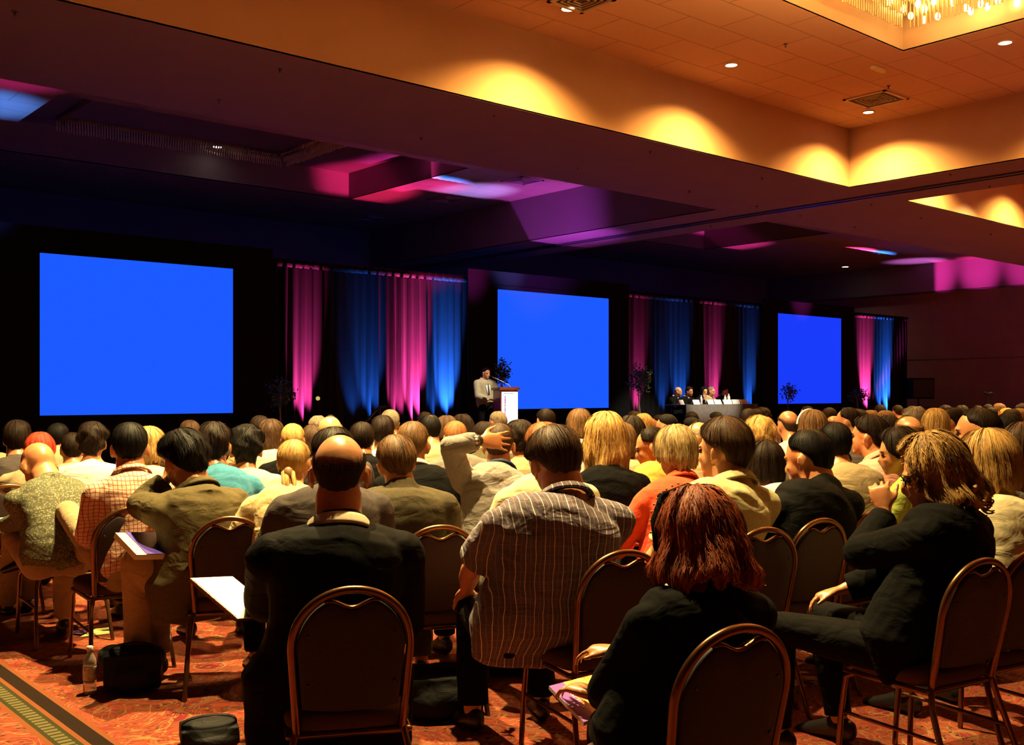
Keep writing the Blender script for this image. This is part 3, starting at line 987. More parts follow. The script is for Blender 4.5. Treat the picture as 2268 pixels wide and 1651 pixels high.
def m_carpet():
    m, nt, b = _nt('patterned_carpet')
    v = coord(nt)
    xyz = sepxyz(nt, v)
    n1 = noise(nt, v, 2.3, 3, 0.5, 2.2)
    sw = math_(nt, 'FRACT', math_(nt, 'MULTIPLY', n1, 7.0))
    big = noise(nt, coord(nt, 'Object', (1, 1, 1), (0, 0, 0.7)), 1.1, 2, 0.4, 1.4)
    vo = nt.nodes.new('ShaderNodeTexVoronoi'); vo.inputs['Scale'].default_value = 3.2
    nt.links.new(v, vo.inputs['Vector'])
    c1 = ramp(nt, sw, [(0.0, (0.50, 0.085, 0.045)), (0.25, (0.64, 0.14, 0.06)), (0.5, (0.40, 0.06, 0.045)), (0.75, (0.55, 0.20, 0.09)), (1.0, (0.30, 0.05, 0.03))])
    c2 = ramp(nt, vo.outputs['Distance'], [(0.0, (0.60, 0.33, 0.10)), (0.14, (0.36, 0.035, 0.045)), (0.26, (0.40, 0.05, 0.05)), (0.30, (0.55, 0.30, 0.10))])
    msk = math_(nt, 'LESS_THAN', vo.outputs['Distance'], 0.31)
    msk = math_(nt, 'MULTIPLY', msk, math_(nt, 'GREATER_THAN', big, 0.52))
    c = mixc(nt, msk, c1, c2)
    # small dark leaves
    vd = nt.nodes.new('ShaderNodeTexVoronoi'); vd.inputs['Scale'].default_value = 20
    nt.links.new(coord(nt, 'Object', (1, 1.8, 1), (0, 0, 0.6)), vd.inputs['Vector'])
    leaf = math_(nt, 'MULTIPLY', math_(nt, 'LESS_THAN', vd.outputs['Distance'], 0.24), math_(nt, 'GREATER_THAN', noise(nt, v, 3.5, 2), 0.50))
    c = mixc(nt, leaf, c, (0.035, 0.055, 0.03))
    # thin pale scrolls
    n3 = noise(nt, v, 1.7, 3, 0.5, 3.0)
    line = math_(nt, 'LESS_THAN', math_(nt, 'ABSOLUTE', math_(nt, 'SUBTRACT', math_(nt, 'FRACT', math_(nt, 'MULTIPLY', n3, 9.0)), 0.5)), 0.05)
    c = mixc(nt, math_(nt, 'MULTIPLY', line, 0.75), c, (0.62, 0.40, 0.13))
    # border band running along the aisle at x = 1.53
    x = xyz[0]
    def band(a, bb):
        return math_(nt, 'MULTIPLY', math_(nt, 'GREATER_THAN', x, a), math_(nt, 'LESS_THAN', x, bb))
    c = mixc(nt, band(1.36, 1.60), c, (0.40, 0.13, 0.045))
    c = mixc(nt, band(1.385, 1.48), c, (0.055, 0.075, 0.025))
    yy = math_(nt, 'FRACT', math_(nt, 'DIVIDE', math_(nt, 'ADD', xyz[1], 20.0), 0.045))
    dots = math_(nt, 'MULTIPLY', band(1.405, 1.46), math_(nt, 'LESS_THAN', math_(nt, 'ABSOLUTE', math_(nt, 'SUBTRACT', yy, 0.5)), 0.30))
    c = mixc(nt, dots, c, (0.28, 0.25, 0.11))
    c = mixc(nt, band(1.503, 1.575), c, (0.018, 0.020, 0.010))
    c = mixc(nt, 0.52, c, (0.02, 0.0, 0.0))
    fine = noise(nt, v, 190, 3, 0.7)
    c = mixc(nt, 0.35, c, mixc(nt, fine, (0.0, 0.0, 0.0), c))
    nt.links.new(c, b.inputs['Base Color'])
    b.inputs['Roughness'].default_value = 1.0
    b.inputs['Specular IOR Level'].default_value = 0.1
    bump(nt, b, fine, 0.5, 0.01)
    return m
box('floor', (-5.2, -5.2, -0.12), (X_WALL + 0.2, Y_BACK + 0.2, 0.0), m_carpet(), kind='structure')

# ------------------------------------------------------------------ ceiling fixtures
M_RIM = plain('lamp_rim', (0.75, 0.62, 0.40), 0.35, 0.3)
M_LAMP = emit('lamp_glow', (1.0, 0.93, 0.72), 14)
M_LAMPW = emit('lamp_white', (1.0, 0.97, 0.9), 16)
def lathe(g, prof, c, n=20):
    """rings of (r, z) around the vertical axis through c"""
    V = []; f = []
    for r, z in prof:
        for j in range(n):
            a = 2 * math.pi * j / n
            V.append((c[0] + r * math.cos(a), c[1] + r * math.sin(a), c[2] + z))
    for i in range(len(prof) - 1):
        for j in range(n):
            f.append((i * n + j, i * n + (j + 1) % n, (i + 1) * n + (j + 1) % n, (i + 1) * n + j))
    f.append(tuple(range(n - 1, -1, -1))); f.append(tuple((len(prof) - 1) * n + j for j in range(n)))
    return g.add(V, f)

def spot(parent, loc, aim, color, energy, size, blend=1.0, rad=0.05):
    l = bpy.data.lights.new('lamp', 'SPOT')
    l.color = color; l.energy = energy; l.spot_size = R(size); l.spot_blend = blend; l.shadow_soft_size = rad
    o = bpy.data.objects.new('lamp', l)
    COL.objects.link(o)
    d = Vector(aim) - Vector(loc)
    q = d.to_track_quat('-Z', 'Y').to_euler()
    o.location = loc; o.rotation_euler = q
    if parent is not None:
        o.parent = parent
        o.matrix_parent_inverse = Matrix.Translation(parent.location).inverted()
    return o

def downlight(x, y, z, label, spec=None, group=None, r=0.085, mat=None, aim=(0, 0, -1)):
    t = empty('ceiling_downlight', (x, y, z), 0, label=label, category='ceiling light')
    if group:
        t['group'] = group
    g = lathe(G(), [(r * 1.25, -0.001), (r * 1.25, -0.012), (r * 1.02, -0.016), (r, -0.006), (r, -0.001)], (0, 0, 0))
    obj('trim_ring', g, M_RIM, t)
    g = G().ell((0, 0, -0.006), (r * 0.96, r * 0.96, 0.012), None, 16, 8)
    obj('lens', g, mat or M_LAMP, t)
    if spec:
        spot(t, (x, y, z - 0.05), (x + aim[0], y + aim[1], z - 0.05 + aim[2]), spec['color'], spec['energy'], spec['size'])
    return t

DL = [
 (9.0, 9.35, 'ceiling downlight nearest the top edge, left end of the wall-washing row in the lit coffer'),
 (12.35, 9.40, 'ceiling downlight in the middle of the wall-washing row, between two others along the coffer'),
 (16.2, 9.45, 'ceiling downlight in the coffer corner below the air vent'),
 (14.4, 6.35, 'ceiling downlight at the right edge, beside the glowing chandelier recess'),
]
for i, (x, y, lab) in enumerate(DL):
    downlight(x, y, ZT, lab, WASH if i < 3 else None)
# further lamps of the same rows, outside the frame
for x, y in ((16.15, 5.9), (19.9, 9.4), (23.4, 9.4), (27.0, 9.4), (30.6, 9.4), (34.4, 9.4), (36.0, 5.5)):
    downlight(x, y, ZT, 'recessed ceiling downlight of the house rows, outside the photo', dict(WASH, energy=WASH['energy'] * (0.55 if x < 6 else 1)), 'downlights outside the photo')
downlight(10.1, 21.7, ZR, 'small white ceiling lamp glowing in the dark recess over the left screen', None, None, 0.10, M_LAMPW)
p = P_at_z(1872, 591, ZT)
downlight(p[0], p[1], ZT, 'tiny white ceiling lamp in the dark far coffer, left of the magenta patch', dict(color=(1, 0.7, 0.35), energy=60, size=120), None, 0.12, M_LAMPW)
# house downlights over the audience, in the left and far rows of the coffers (above the frame)
for x, y, k in ((3.3, 5.9, 2.0), (3.3, 4.0, 1.2), (3.3, 8.0, 0.6), (7.4, 7.8, 0.8), (5.2, 7.8, 0.55), (19.9, 7.0, 0.9), (21.5, 9.3, 0.9), (25.2, 9.3, 0.9), (28.8, 9.3, 0.9), (32.5, 9.3, 0.9)):
    downlight(x, y, ZT, 'recessed house downlight above the audience, outside the photo', dict(HOUSE, energy=HOUSE['energy'] * k), 'downlights outside the photo')
# ------------------------------------------------------------------ chandeliers
def m_glass():
    m, nt, b = _nt('crystal_rod')
    b.inputs['Base Color'].default_value = (0.95, 0.72, 0.38, 1)
    b.inputs['Roughness'].default_value = 0.15
    b.inputs['Specular IOR Level'].default_value = 0.9
    b.inputs['Transmission Weight'].default_value = 0.35
    b.inputs['IOR'].default_value = 1.3
    return m
M_ROD = m_glass()
M_BULB = emit('bulb_glow', (1.0, 0.80, 0.28), 30)
M_BRASS = plain('brass', (0.55, 0.33, 0.10), 0.3, 0.9)

def chandelier(rect, z0, z1, label, bulbs, lit, near):
    x0, x1, y0, y1 = rect
    t = empty('chandelier', ((x0 + x1) / 2, (y0 + y1) / 2, ZR), 0, label=label, category='chandelier')
    c = np.array(t.location)
    g = G()
    for q in ((x0, y0, x1, y0 + .06), (x0, y1 - .06, x1, y1), (x0, y0, x0 + .06, y1), (x1 - .06, y0, x1, y1)):
        g.box((q[0] - c[0], q[1] - c[1], z1 - c[2]), (q[2] - c[0], q[3] - c[1], ZR - 0.002 - c[2]))
    obj('mounting_frame', g, M_BRASS, t, False)
    pts = []
    step = 0.055
    for ring in range(3):
        o = ring * 0.16
        n = int((x1 - x0 - 2 * o) / step)
        for i in range(n):
            pts.append((x0 + o + i * step, y1 - o, ring))
        n = int((y1 - y0 - 2 * o) / step)
        for i in range(n):
            pts.append((x1 - o, y0 + o + i * step, ring))
    def key(p):
        return (p[0] - near[0]) ** 2 + (p[1] - near[1]) ** 2
    pts.sort(key=key)
    rr = random.Random(4)
    proto = None
    rest = G()
    for k, (x, y, ring) in enumerate(pts):
        zb = z0 + ring * 0.07 + rr.random() * 0.03
        if k < 90:
            if proto is None:
                gg = G().tube([(0, 0, -0.60), (0, 0, 0)], 0.011, None, (1, 0, 0), 6, 'flat')
                proto = mkmesh('glass_rod', gg.verts(), gg.f, True)
                proto.materials.append(M_ROD)
            o = link('glass_rod', proto, None, t)
            o.location = (x - c[0], y - c[1], z1 - c[2])
            o.scale = (1, 1, (z1 - zb) / 0.60)
        else:
            rest.tube([(x - c[0], y - c[1], zb - c[2]), (x - c[0], y - c[1], z1 - c[2])], 0.011, None, (1, 0, 0), 4, 'flat')
    if rest.n:
        obj('glass_rods', rest, M_ROD, t, kind='stuff')
    for (bx, by, bz) in bulbs:
        g = G().ell((bx - c[0], by - c[1], bz - c[2]), (0.034, 0.034, 0.05), None, 10, 8)
        b_ = obj('bulb', g, M_BULB, t)
        g = G().tube([(bx - c[0], by - c[1], bz + 0.04 - c[2]), (bx - c[0], by - c[1], z1 - c[2])], 0.008, None, (1, 0, 0), 6)
        obj('bulb_stem', g, M_BRASS, b_)
    if lit:
        for (lx, ly) in lit:
            l = bpy.data.lights.new('lamp', 'POINT')
            l.color = (1.0, 0.60, 0.16); l.energy = 45; l.shadow_soft_size = 0.25
            o = bpy.data.objects.new('lamp', l); COL.objects.link(o)
            o.parent = t; o.location = (lx - c[0], ly - c[1], ZT + 0.25 - c[2])
    return t
bl = []
for (px, py) in ((1970, 4), (2001, 20), (2017, 35), (2033, 9), (2048, 20), (2047, 44), (2077, 36), (2140, 17), (2172, 8), (2187, 15), (2150, 25), (2230, 37), (2110, 5), (2252, 6), (2068, 3), (2210, 0)):
    q = P_at_z(px, py, 6.62)
    if q[1] > 6.9 or q[0] > 13.0:
        q = P_at_z(px, py, 6.50)
    bl.append(tuple(q))
def added_tier(t, cx, cy, z, energy):
    # added unseen lower tier, invented to light the coffer walls and ceiling
    c = np.array(t.location)
    g = G()
    for i in range(48):
        a = 2 * math.pi * i / 48
        g.tube([(cx + 0.7 * math.cos(a) - c[0], cy + 0.7 * math.sin(a) - c[1], z + 0.15 - c[2]), (cx + 0.7 * math.cos(a) - c[0], cy + 0.7 * math.sin(a) - c[1], 6.6 - c[2])], 0.010, None, (1, 0, 0), 4, 'flat')
    obj('added_tier', g, M_ROD, t, kind='stuff')
    b_ = obj('bulb', G().ell((cx - c[0], cy - c[1], z - c[2]), (0.12, 0.12, 0.12), None, 12, 8), M_BULB, t)  # unseen bulb added with the tier
    # added upward-facing lamp in a bowl: it lights the coffer, not the seats
    obj('added_lamp_bowl', lathe(G(), [(0.05, -0.62), (0.30, -0.60), (0.42, -0.52), (0.43, -0.52), (0.32, -0.63), (0.05, -0.65)], (cx - c[0], cy - c[1], z - c[2]), 24), M_BRASS, t)
    o = spot(None, (cx, cy, z - 0.5), (cx, cy, z + 1), (1.0, 0.52, 0.14), energy, 168, 0.25, 0.2)
    o.parent = t; o.location = (cx - c[0], cy - c[1], z - 0.5 - c[2])
CHL = chandelier((6.2, 13.0, 1.2, 7.05), 6.30, 6.86, 'large rectangular glass-rod chandelier with glowing golden bulbs in the lit ceiling coffer', bl, [(12.0, 6.0), (12.2, 3.6), (9.5, 5.8), (7.5, 3.5)], (12.9, 6.9))
added_tier(CHL, 9.6, 3.7, 5.75, 2600)
chandelier((6.6, 11.6, 18.4, 21.4), 6.62, 6.86, 'unlit glass-rod chandelier in the dark coffer above the left screen', [], None, (11.6, 21.4))

# ------------------------------------------------------------------ vents, sprinklers, exit light
M_VENT = plain('vent_metal', (0.62, 0.50, 0.34), 0.4, 0.4)
M_VDARK = plain('vent_dark', (0.05, 0.035, 0.03), 0.8)
def vent(px, py, z, label, w_=0.6, l_=0.6, m=None):
    p = P_at_z(px, py, z)
    t = empty('air_vent', tuple(p), 0, label=label, category='vent')
    g = G()
    a, b_ = w_ / 2, l_ / 2
    for q in ((-a, -b_, a, -b_ + .05), (-a, b_ - .05, a, b_), (-a, -b_, -a + .05, b_), (a - .05, -b_, a, b_)):
        g.box((q[0], q[1], -0.022), (q[2], q[3], -0.001))
    obj('frame', g, m or M_VENT, t, False)
    obj('backing', G().box((-a + .05, -b_ + .05, -0.006), (a - .05, b_ - .05, -0.001)), M_VDARK, t, False)
    g = G()
    for k in range(4):
        s = 0.08 + k * 0.055
        if s < a - 0.03:
            for q in ((-s, -s, s, -s + .012), (-s, s - .012, s, s), (-s, -s, -s + .012, s), (s - .012, -s, s, s)):
                g.box((q[0], q[1], -0.02), (q[2], q[3], -0.007))
    obj('louvre', g, m or M_VENT, t, False)
vent(1940, 219, ZT, 'square air vent with a bright rim in the lit coffer corner', 0.75, 0.75)
vent(1288, 0, ZT, 'dark air vent at the top edge beside the first downlight')
M_V2 = plain('vent_grey', (0.25, 0.18, 0.18), 0.6)
vent(1157, 400, ZT, 'air vent in the purple-lit ceiling strip', 0.7, 0.7, M_V2)
vent(990, 441, ZT, 'dark air vent just below the bright edge of purple light', 0.7, 0.7, M_V2)
vent(820, 483, ZT, 'dark air vent above the magenta and blue curtain', 0.7, 0.7, M_V2)
p = P_at_z(1945, 150, ZT)
g = G().box((-0.16, -0.035, -0.05), (0.16, 0.035, -0.001))
o = obj('ceiling_fixture', g, plain('cream_plastic', (0.9, 0.75, 0.4), 0.4), None, False, bevel=0.006, label='small cream strip fixture on the ceiling above the vent', category='fixture')
o.location = p
M_SPR = plain('sprinkler_metal', (0.10, 0.06, 0.05), 0.5, 0.3)
def sprinkler_mesh():
    g = G()
    lathe(g, [(0.032, -0.001), (0.032, -0.006), (0.014, -0.010), (0.010, -0.03)], (0, 0, 0), 12)
    lathe(g, [(0.004, -0.03), (0.004, -0.04), (0.018, -0.042), (0.018, -0.046)], (0, 0, 0), 12)
    me = mkmesh('sprinkler', g.verts(), g.f, False, True); me.materials.append(M_SPR)
    return me
spm = sprinkler_mesh()
spn = ['first', 'second', 'third', 'fourth', 'fifth', 'sixth', 'seventh', 'eighth', 'ninth', 'tenth', 'eleventh', 'twelfth', 'thirteenth', 'fourteenth', 'fifteenth', 'sixteenth', 'seventeenth', 'rightmost']
for k_, (px, py, z) in enumerate(sorted(((620, 153, ZB), (485, 222, ZB), (932, 305, ZB), (1095, 256, ZB), (1280, 372, ZB), (1440, 335, ZB), (1527, 423, ZB), (1688, 394, ZB), (2192, 412, ZB), (2040, 482, ZB), (2105, 386, ZB), (1676, 456, ZB), (1773, 477, ZB), (1930, 452, ZB), (33, 26, ZB), (1574, 500, ZB), (1893, 502, ZB), (2195, 518, ZB)))):
    p = P_at_z(px, py, z)
    o = link('sprinkler', spm, None, None, label='small dark sprinkler head on the soffit beams, ' + spn[k_] + (' from the left' if k_ < 17 else ''), category='sprinkler', group='sprinkler heads on the soffit beams')
    o.location = p
for (px, py, z, lab) in ((1740, 97, ZT, 'dark sprinkler head on the tiled ceiling between downlight and chandelier recess'), (1968, 190, ZT, 'small sprinkler head on the tiled ceiling just above the bright vent')):
    p = P_at_z(px, py, z)
    o = link('sprinkler', spm, None, None, label=lab, category='sprinkler')
    o.location = p

# ------------------------------------------------------------------ drapes, screens, stage
def m_velvet():
    m, nt, b = _nt('black_velour')
    b.inputs['Base Color'].default_value = (0.006, 0.0055, 0.006, 1)
    b.inputs['Roughness'].default_value = 0.7
    b.inputs['Specular IOR Level'].default_value = 0.1
    bump(nt, b, noise(nt, coord(nt, 'Object', (30, 30, 1.2)), 1.0, 3), 0.4, 0.02)
    return m
M_VEL = m_velvet()
M_BLACK = plain('black_cloth', (0.006, 0.006, 0.007), 0.95, spec=0.05)
def Xat(px, Y=D):
    return P_at_Y(px, 870, Y)[0]
ZD = 4.13
def drape(x0, x1, y, label, seed=0, z1=ZD):
    rs = np.random.RandomState(seed)
    n = int((x1 - x0) / 0.022)
    xs = np.linspace(0, x1 - x0, n)
    ph = np.cumsum(rs.uniform(0.6, 1.4, n)) * 0.022 * 2 * math.pi / 0.20
    am = 0.06 + 0.035 * np.sin(xs * 2.1 + seed) + 0.02 * np.sin(xs * 5.3 + 1)
    zs = np.array([0.01, 0.8, 1.8, 2.8, 3.6, z1 - 0.165, z1 - 0.14])
    V = []; f = []
    for i in range(n):
        for k, z in enumerate(zs):
            yy = am[i] * np.sin(ph[i] + 0.25 * math.sin(z * 0.9 + xs[i])) * (1 - 0.10 * z)
            V.append((xs[i], yy, z))
    m_ = len(zs)
    f = [(i * m_ + k, (i + 1) * m_ + k, (i + 1) * m_ + k + 1, i * m_ + k + 1) for i in range(n - 1) for k in range(m_ - 1)]
    y += 0.07
    t = empty('drape', (x0, y, 0), 0, label=label, category='drape')
    pn = link('drape_panel', mkmesh('drape_panel', V, f), M_VEL, t)
    so = pn.modifiers.new('s', 'SOLIDIFY'); so.thickness = 0.006
    # gathered heading that sticks out a little and catches the uplight
    V = []; f = []
    for i in range(n):
        a = 0.5 + 0.5 * math.sin(ph[i] * 1.7)
        for k, (dy, z) in enumerate(((0.02, z1), (-0.01 - 0.02 * a, z1 - 0.03), (-0.015 - 0.03 * a, z1 - 0.09), (-0.01 - 0.02 * a, z1 - 0.15), (0.0, z1 - 0.16))):
            V.append((xs[i], dy, z + 0.008 * math.sin(ph[i])))
    f = [(i * 5 + k, (i + 1) * 5 + k, (i + 1) * 5 + k + 1, i * 5 + k + 1) for i in range(n - 1) for k in range(4)]
    hd_ = link('heading', mkmesh('heading', V, f), M_VEL, t)
    so = hd_.modifiers.new('s', 'SOLIDIFY'); so.thickness = 0.004
    obj('rail', G().tube([(0, 0.03, z1 - 0.03), (x1 - x0, 0.03, z1 - 0.03)], 0.02, None, (0, 0, 1), 8), plain('pipe', (0.1, 0.1, 0.1), 0.5, 0.6), t)
    return t
drape(Xat(596), Xat(1046), D, 'tall black pleated drape, lit magenta and blue, between the left and centre screens', 1)
drape(Xat(1385), Xat(1702), D, 'tall black pleated drape, faintly lit, behind the panel table', 2)
drape(Xat(1880), Xat(2014), D, 'black pleated drape at the far right end with one magenta and one blue beam', 3)

SCR = emit('projected_blue', (0.0101, 0.1022, 1.0), 1.0)
SCR3 = emit('projected_deep_blue', (0.0082, 0.0452, 0.96), 1.0)
for m in (SCR, SCR3):
    b = m.node_tree.nodes['Principled BSDF']
    b.inputs['Base Color'].default_value = (0.01, 0.01, 0.01, 1); b.inputs['Specular IOR Level'].default_value = 0.0
def screen(xa, xb, z0, z1, sx0, sx1, zt, label, mat, sag=0):
    t = empty('projection_screen', (xa, D - 0.12, 0), 0, label=label, category='screen')
    g = G().box((0, 0, z0), (xb - xa, 0.012, z1))
    obj('screen_surface', g, mat, t, False, label='bright blue projected picture' if mat is SCR else 'deeper blue projected picture')
    w_ = 0.10
    g = G()
    for q in ((-w_, z0 - w_, xb - xa + w_, z0), (-w_, z1, xb - xa + w_, z1 + w_), (-w_, z0, 0, z1), (xb - xa, z0, xb - xa + w_, z1)):
        g.box((q[0], -0.004, q[1]), (q[2], 0.04, q[3]))
    obj('frame', g, M_BLACK, t, False)
    g = G()
    for q in ((sx0 - xa, z1 + w_, sx1 - xa, zt), (sx0 - xa, 0.01, -w_, z1 + w_), (xb - xa + w_, 0.01, sx1 - xa, z1 + w_), (-w_, 0.01, xb - xa + w_, z0 - w_)):
        g.box((q[0], 0.005, q[1]), (q[2], 0.03, q[3]))
    obj('black_surround', g, M_BLACK, t, False)
    g = G()
    for x in (0.25, xb - xa - 0.25):
        g.box((x - 0.03, 0.04, 0), (x + 0.03, 0.09, z0)); g.box((x - 0.03, -0.2, 0), (x + 0.03, 0.35, 0.04))
    obj('stand_leg', g, M_BLACK, t, False)
    return t
YS = D - 0.12
def zat(px, py):
    return P_at_Y(px, py, YS)[2]
screen(Xat(88, YS), Xat(516, YS), zat(88, 921), zat(88, 560), Xat(-260, YS), Xat(605, YS), zat(605, 552), 'large bright blue projection screen at the left', SCR)
screen(Xat(1102, YS), Xat(1348, YS), zat(1102, 907), zat(1102, 641), Xat(1037, YS), Xat(1393, YS), zat(1393, 630), 'bright blue projection screen in the centre, behind the speaker', SCR)
screen(Xat(1723, YS), Xat(1863, YS), zat(1723, 895), zat(1723, 694), Xat(1690, YS), Xat(1892, YS), zat(1690, 661), 'deep blue projection screen farthest away at the right', SCR3)

# uplights on the floor at the foot of the drapes
M_PAR = plain('par_can', (0.03, 0.03, 0.03), 0.4, 0.5)
def uplight(px, colr, name_c, energy, label, size=27, aimx=0.0, y=18.19, back=0.0, z=0.02, tgt=(3.6, 0.90)):
    x = Xat(px, D)
    t = empty('uplight', (x, y, z), 0, label=label, category='stage light')
    g = lathe(G(), [(0.07, 0.05), (0.075, 0.12), (0.085, 0.24), (0.09, 0.25), (0.08, 0.245), (0.06, 0.15)], (0, 0, 0), 16)
    obj('housing', g, M_PAR, t)
    obj('lens', lathe(G(), [(0.066, 0.19), (0.066, 0.2)], (0, 0, 0), 16), emit('gel_' + name_c, colr, 6), t)
    obj('yoke', G().tube([(-0.11, 0, 0.012), (-0.11, 0, 0.14), (-0.085, 0, 0.16)], 0.008, None, (0, 1, 0), 6).tube([(0.11, 0, 0.012), (0.11, 0, 0.14), (0.085, 0, 0.16)], 0.008, None, (0, 1, 0), 6).tube([(-0.11, 0, 0.01), (0.11, 0, 0.01)], 0.01, None, (0, 1, 0), 6), M_PAR, t)
    spot(t, (x, y, z + 0.27), (x + aimx, y + tgt[1], z + 0.27 + tgt[0]), colr, energy * 20, size, 1.0, 0.03)
UPL = [(672, 'p', 1500, 'left of the stage behind a potted tree'), (786, 'b', 120, 'at the first blue fold, left of the handrail'), (822, 'b', 520, 'just left of the stair handrail'),
       (880, 'p', 700, 'left foot of the wide magenta curtain'), (916, 'p', 3600, 'below the widest magenta curtain'), (962, 'b', 300, 'between the magenta and blue curtain folds'), (992, 'b', 2800, 'below the brightest blue curtain'),
       (1412, 'p', 700, 'below the tall potted tree'), (1470, 'b', 220, 'at the left end of the panel table'), (1508, 'b', 750, 'behind the first panelist'), (1582, 'p', 1300, 'behind the middle of the panel table'),
       (1660, 'b', 800, 'at the right end of the panel table'), (1920, 'p', 4000, 'right of the farthest screen beside a small plant'), (1950, 'b', 1200, 'between the last magenta and blue beams'), (1962, 'b', 4200, 'at the far right end of the drapes')]
for px, c, e, lab in UPL:
    colr = PINK if c == 'p' else BLUE
    uplight(px, colr, 'magenta' if c == 'p' else 'blue', e, ('magenta' if c == 'p' else 'blue') + ' uplight on the floor ' + lab)
# wider floods that spill colour on the ceiling; each stands on the floor or the deck
MAG, BLV = (1.0, 0.05, 0.60), (0.05, 0.20, 1.0)
def flood(x, y, z, aim, c, energy, size, label):
    t = empty('flood_light', (x, y, z), 0, label=label, category='stage light')
    g = lathe(G(), [(0.09, 0.05), (0.095, 0.12), (0.105, 0.24), (0.11, 0.25), (0.10, 0.245), (0.08, 0.15)], (0, 0, 0), 16)
    obj('housing', g, M_PAR, t)
    obj('base', G().box((-0.1, -0.1, 0.001), (0.1, 0.1, 0.05)), M_PAR, t, False)
    spot(t, (x, y, z + 0.27), aim, c, energy * 0.6, size * 1.25, 1.0, 0.12)
PUR = (0.75, 0.07, 1.0)
flood(4.3, 15.8, 0, (4.7, 18.7, 6.27), BLV, 24000, 15, 'blue flood light on the floor at the far left, outside the photo')
flood(3.9, 15.5, 0, (4.6, 16.9, 6.27), MAG, 3500, 14, 'magenta flood light on the floor at the far left, outside the photo')
flood(15.0, 15.5, 0.4, (14.35, 19.7, 6.27), MAG, 14000, 15, 'magenta flood light at the left end of the stage')
flood(16.3, 15.6, 0.4, (15.5, 19.3, 6.27), (0.25, 0.22, 1.0), 26000, 15, 'blue flood light at the left end of the stage')
flood(15.7, 15.9, 0.4, (17.0, 18.2, 5.7), (0.55, 0.08, 1.0), 9000, 34, 'purple flood light on the floor in front of the stage')
flood(13.3, 12.4, 0.0, (13.85, 21.5, 6.45), (1.0, 0.03, 0.25), 42000, 10, 'pink flood light on the floor between the front row and the stage')
flood(27.4, 12.4, 0.0, (27.8, 21.3, 6.45), MAG, 30000, 9, 'magenta flood light on the floor beyond the front row')
flood(24.2, 14.2, 0.0, (24.6, 20.0, 6.27), BLV, 9000, 9, 'blue flood light on the floor before the panel table')
for yy, k_, w_ in ((18.8, 1.0, 'farthest'), (17.2, 0.9, 'third'), (15.6, 0.7, 'second'), (14.0, 0.5, 'nearest')):
    flood(31.0, yy - 0.6, 0.0, (36.9, yy, 6.0), MAG, 26000 * k_, 11, w_ + ' magenta flood light of the row on the floor at the far right')
flood(35.9, 16.4, 0.0, (35.9, 19.0, 6.27), (0.5, 0.15, 1.0), 15000, 16, 'violet flood light on the floor at the far right')
# stage platform
SX0, SX1, SY0, SY1, SZ = 12.3, Xat(1715), 15.4, 17.9, 0.40
t = empty('stage_platform', (SX0, SY0, 0), 0, label='low black stage platform with a pleated skirt', category='stage')
obj('deck', G().box((0, 0, SZ - 0.05), (SX1 - SX0, SY1 - SY0, SZ)), plain('stage_deck', (0.02, 0.018, 0.018), 0.7), t, False)
n = 260
V = [((SX1 - SX0) * i / (n - 1), -0.01 - 0.012 * (i % 4 in (1, 2)), z) for i in range(n) for z in (0.0, SZ - 0.05)]
pn = link('skirt', mkmesh('skirt', V, [(2 * i, 2 * i + 2, 2 * i + 3, 2 * i + 1) for i in range(n - 1)]), M_BLACK, t)
pn.modifiers.new('s', 'SOLIDIFY').thickness = 0.004
t = empty('stair_handrail', tuple(P_at_Y(826, 870, 16.2) * [1, 1, 0]), 0, label='black sloping stair handrail in front of the blue-lit folds', category='handrail')
lo = np.array(t.location)
a, b_ = P_at_Y(808, 938, 16.2) - lo, P_at_Y(841, 902, 16.2) - lo
obj('rail', G().tube([a + (a - b_) * 0.4, a, b_, b_ + np.array([0.12, 0, 0])], 0.026, None, (0, 1, 0), 8), M_PAR, t)
for q in (a, b_):
    obj('post', G().tube([(q[0], q[1], 0.0), tuple(q)], 0.022, None, (1, 0, 0), 8), M_PAR, t)

# ------------------------------------------------------------------ lectern
M_WOOD = plain('cherry_wood', (0.20, 0.045, 0.02), 0.3, nscale=9, namp=0.3)
dl = 21.6
lp = P(1119, 870, dl)
lec = empty('lectern', (lp[0], lp[1], SZ), 20, label='cherry wood lectern with a white glowing sign on its front', category='lectern')
zt = P(1119, 858, dl)[2] - SZ
wl = 0.19
obj('body', G().box((-wl, -0.24, 0.0), (wl, 0.22, zt - 0.06)), M_WOOD, lec, False, bevel=0.01)
g = G(); v = np.array([(-wl - 0.03, -0.27, zt - 0.06), (wl + 0.03, -0.27, zt - 0.06), (wl + 0.03, 0.25, zt - 0.06), (-wl - 0.03, 0.25, zt - 0.06), (-wl - 0.03, -0.27, zt - 0.0), (wl + 0.03, -0.27, zt - 0.0), (wl + 0.03, 0.25, zt - 0.02), (-wl - 0.03, 0.25, zt - 0.02)])
g.add(v, [(0, 3, 2, 1), (4, 5, 6, 7), (0, 1, 5, 4), (1, 2, 6, 5), (2, 3, 7, 6), (3, 0, 4, 7)])
obj('top', g, M_WOOD, lec, False)
sg = obj('sign', G().box((-wl + 0.02, -0.262, 0.06), (wl - 0.01, -0.245, zt - 0.10)), emit('glowing_sign', (1.0, 0.98, 0.97), 1.1), lec, False, label='white sign with a glow of its own')  # emission makes the white sign glow by itself
M_PUR = plain('purple_print', (0.30, 0.04, 0.42), 0.6)
M_BLU = plain('blue_print', (0.05, 0.12, 0.6), 0.6)
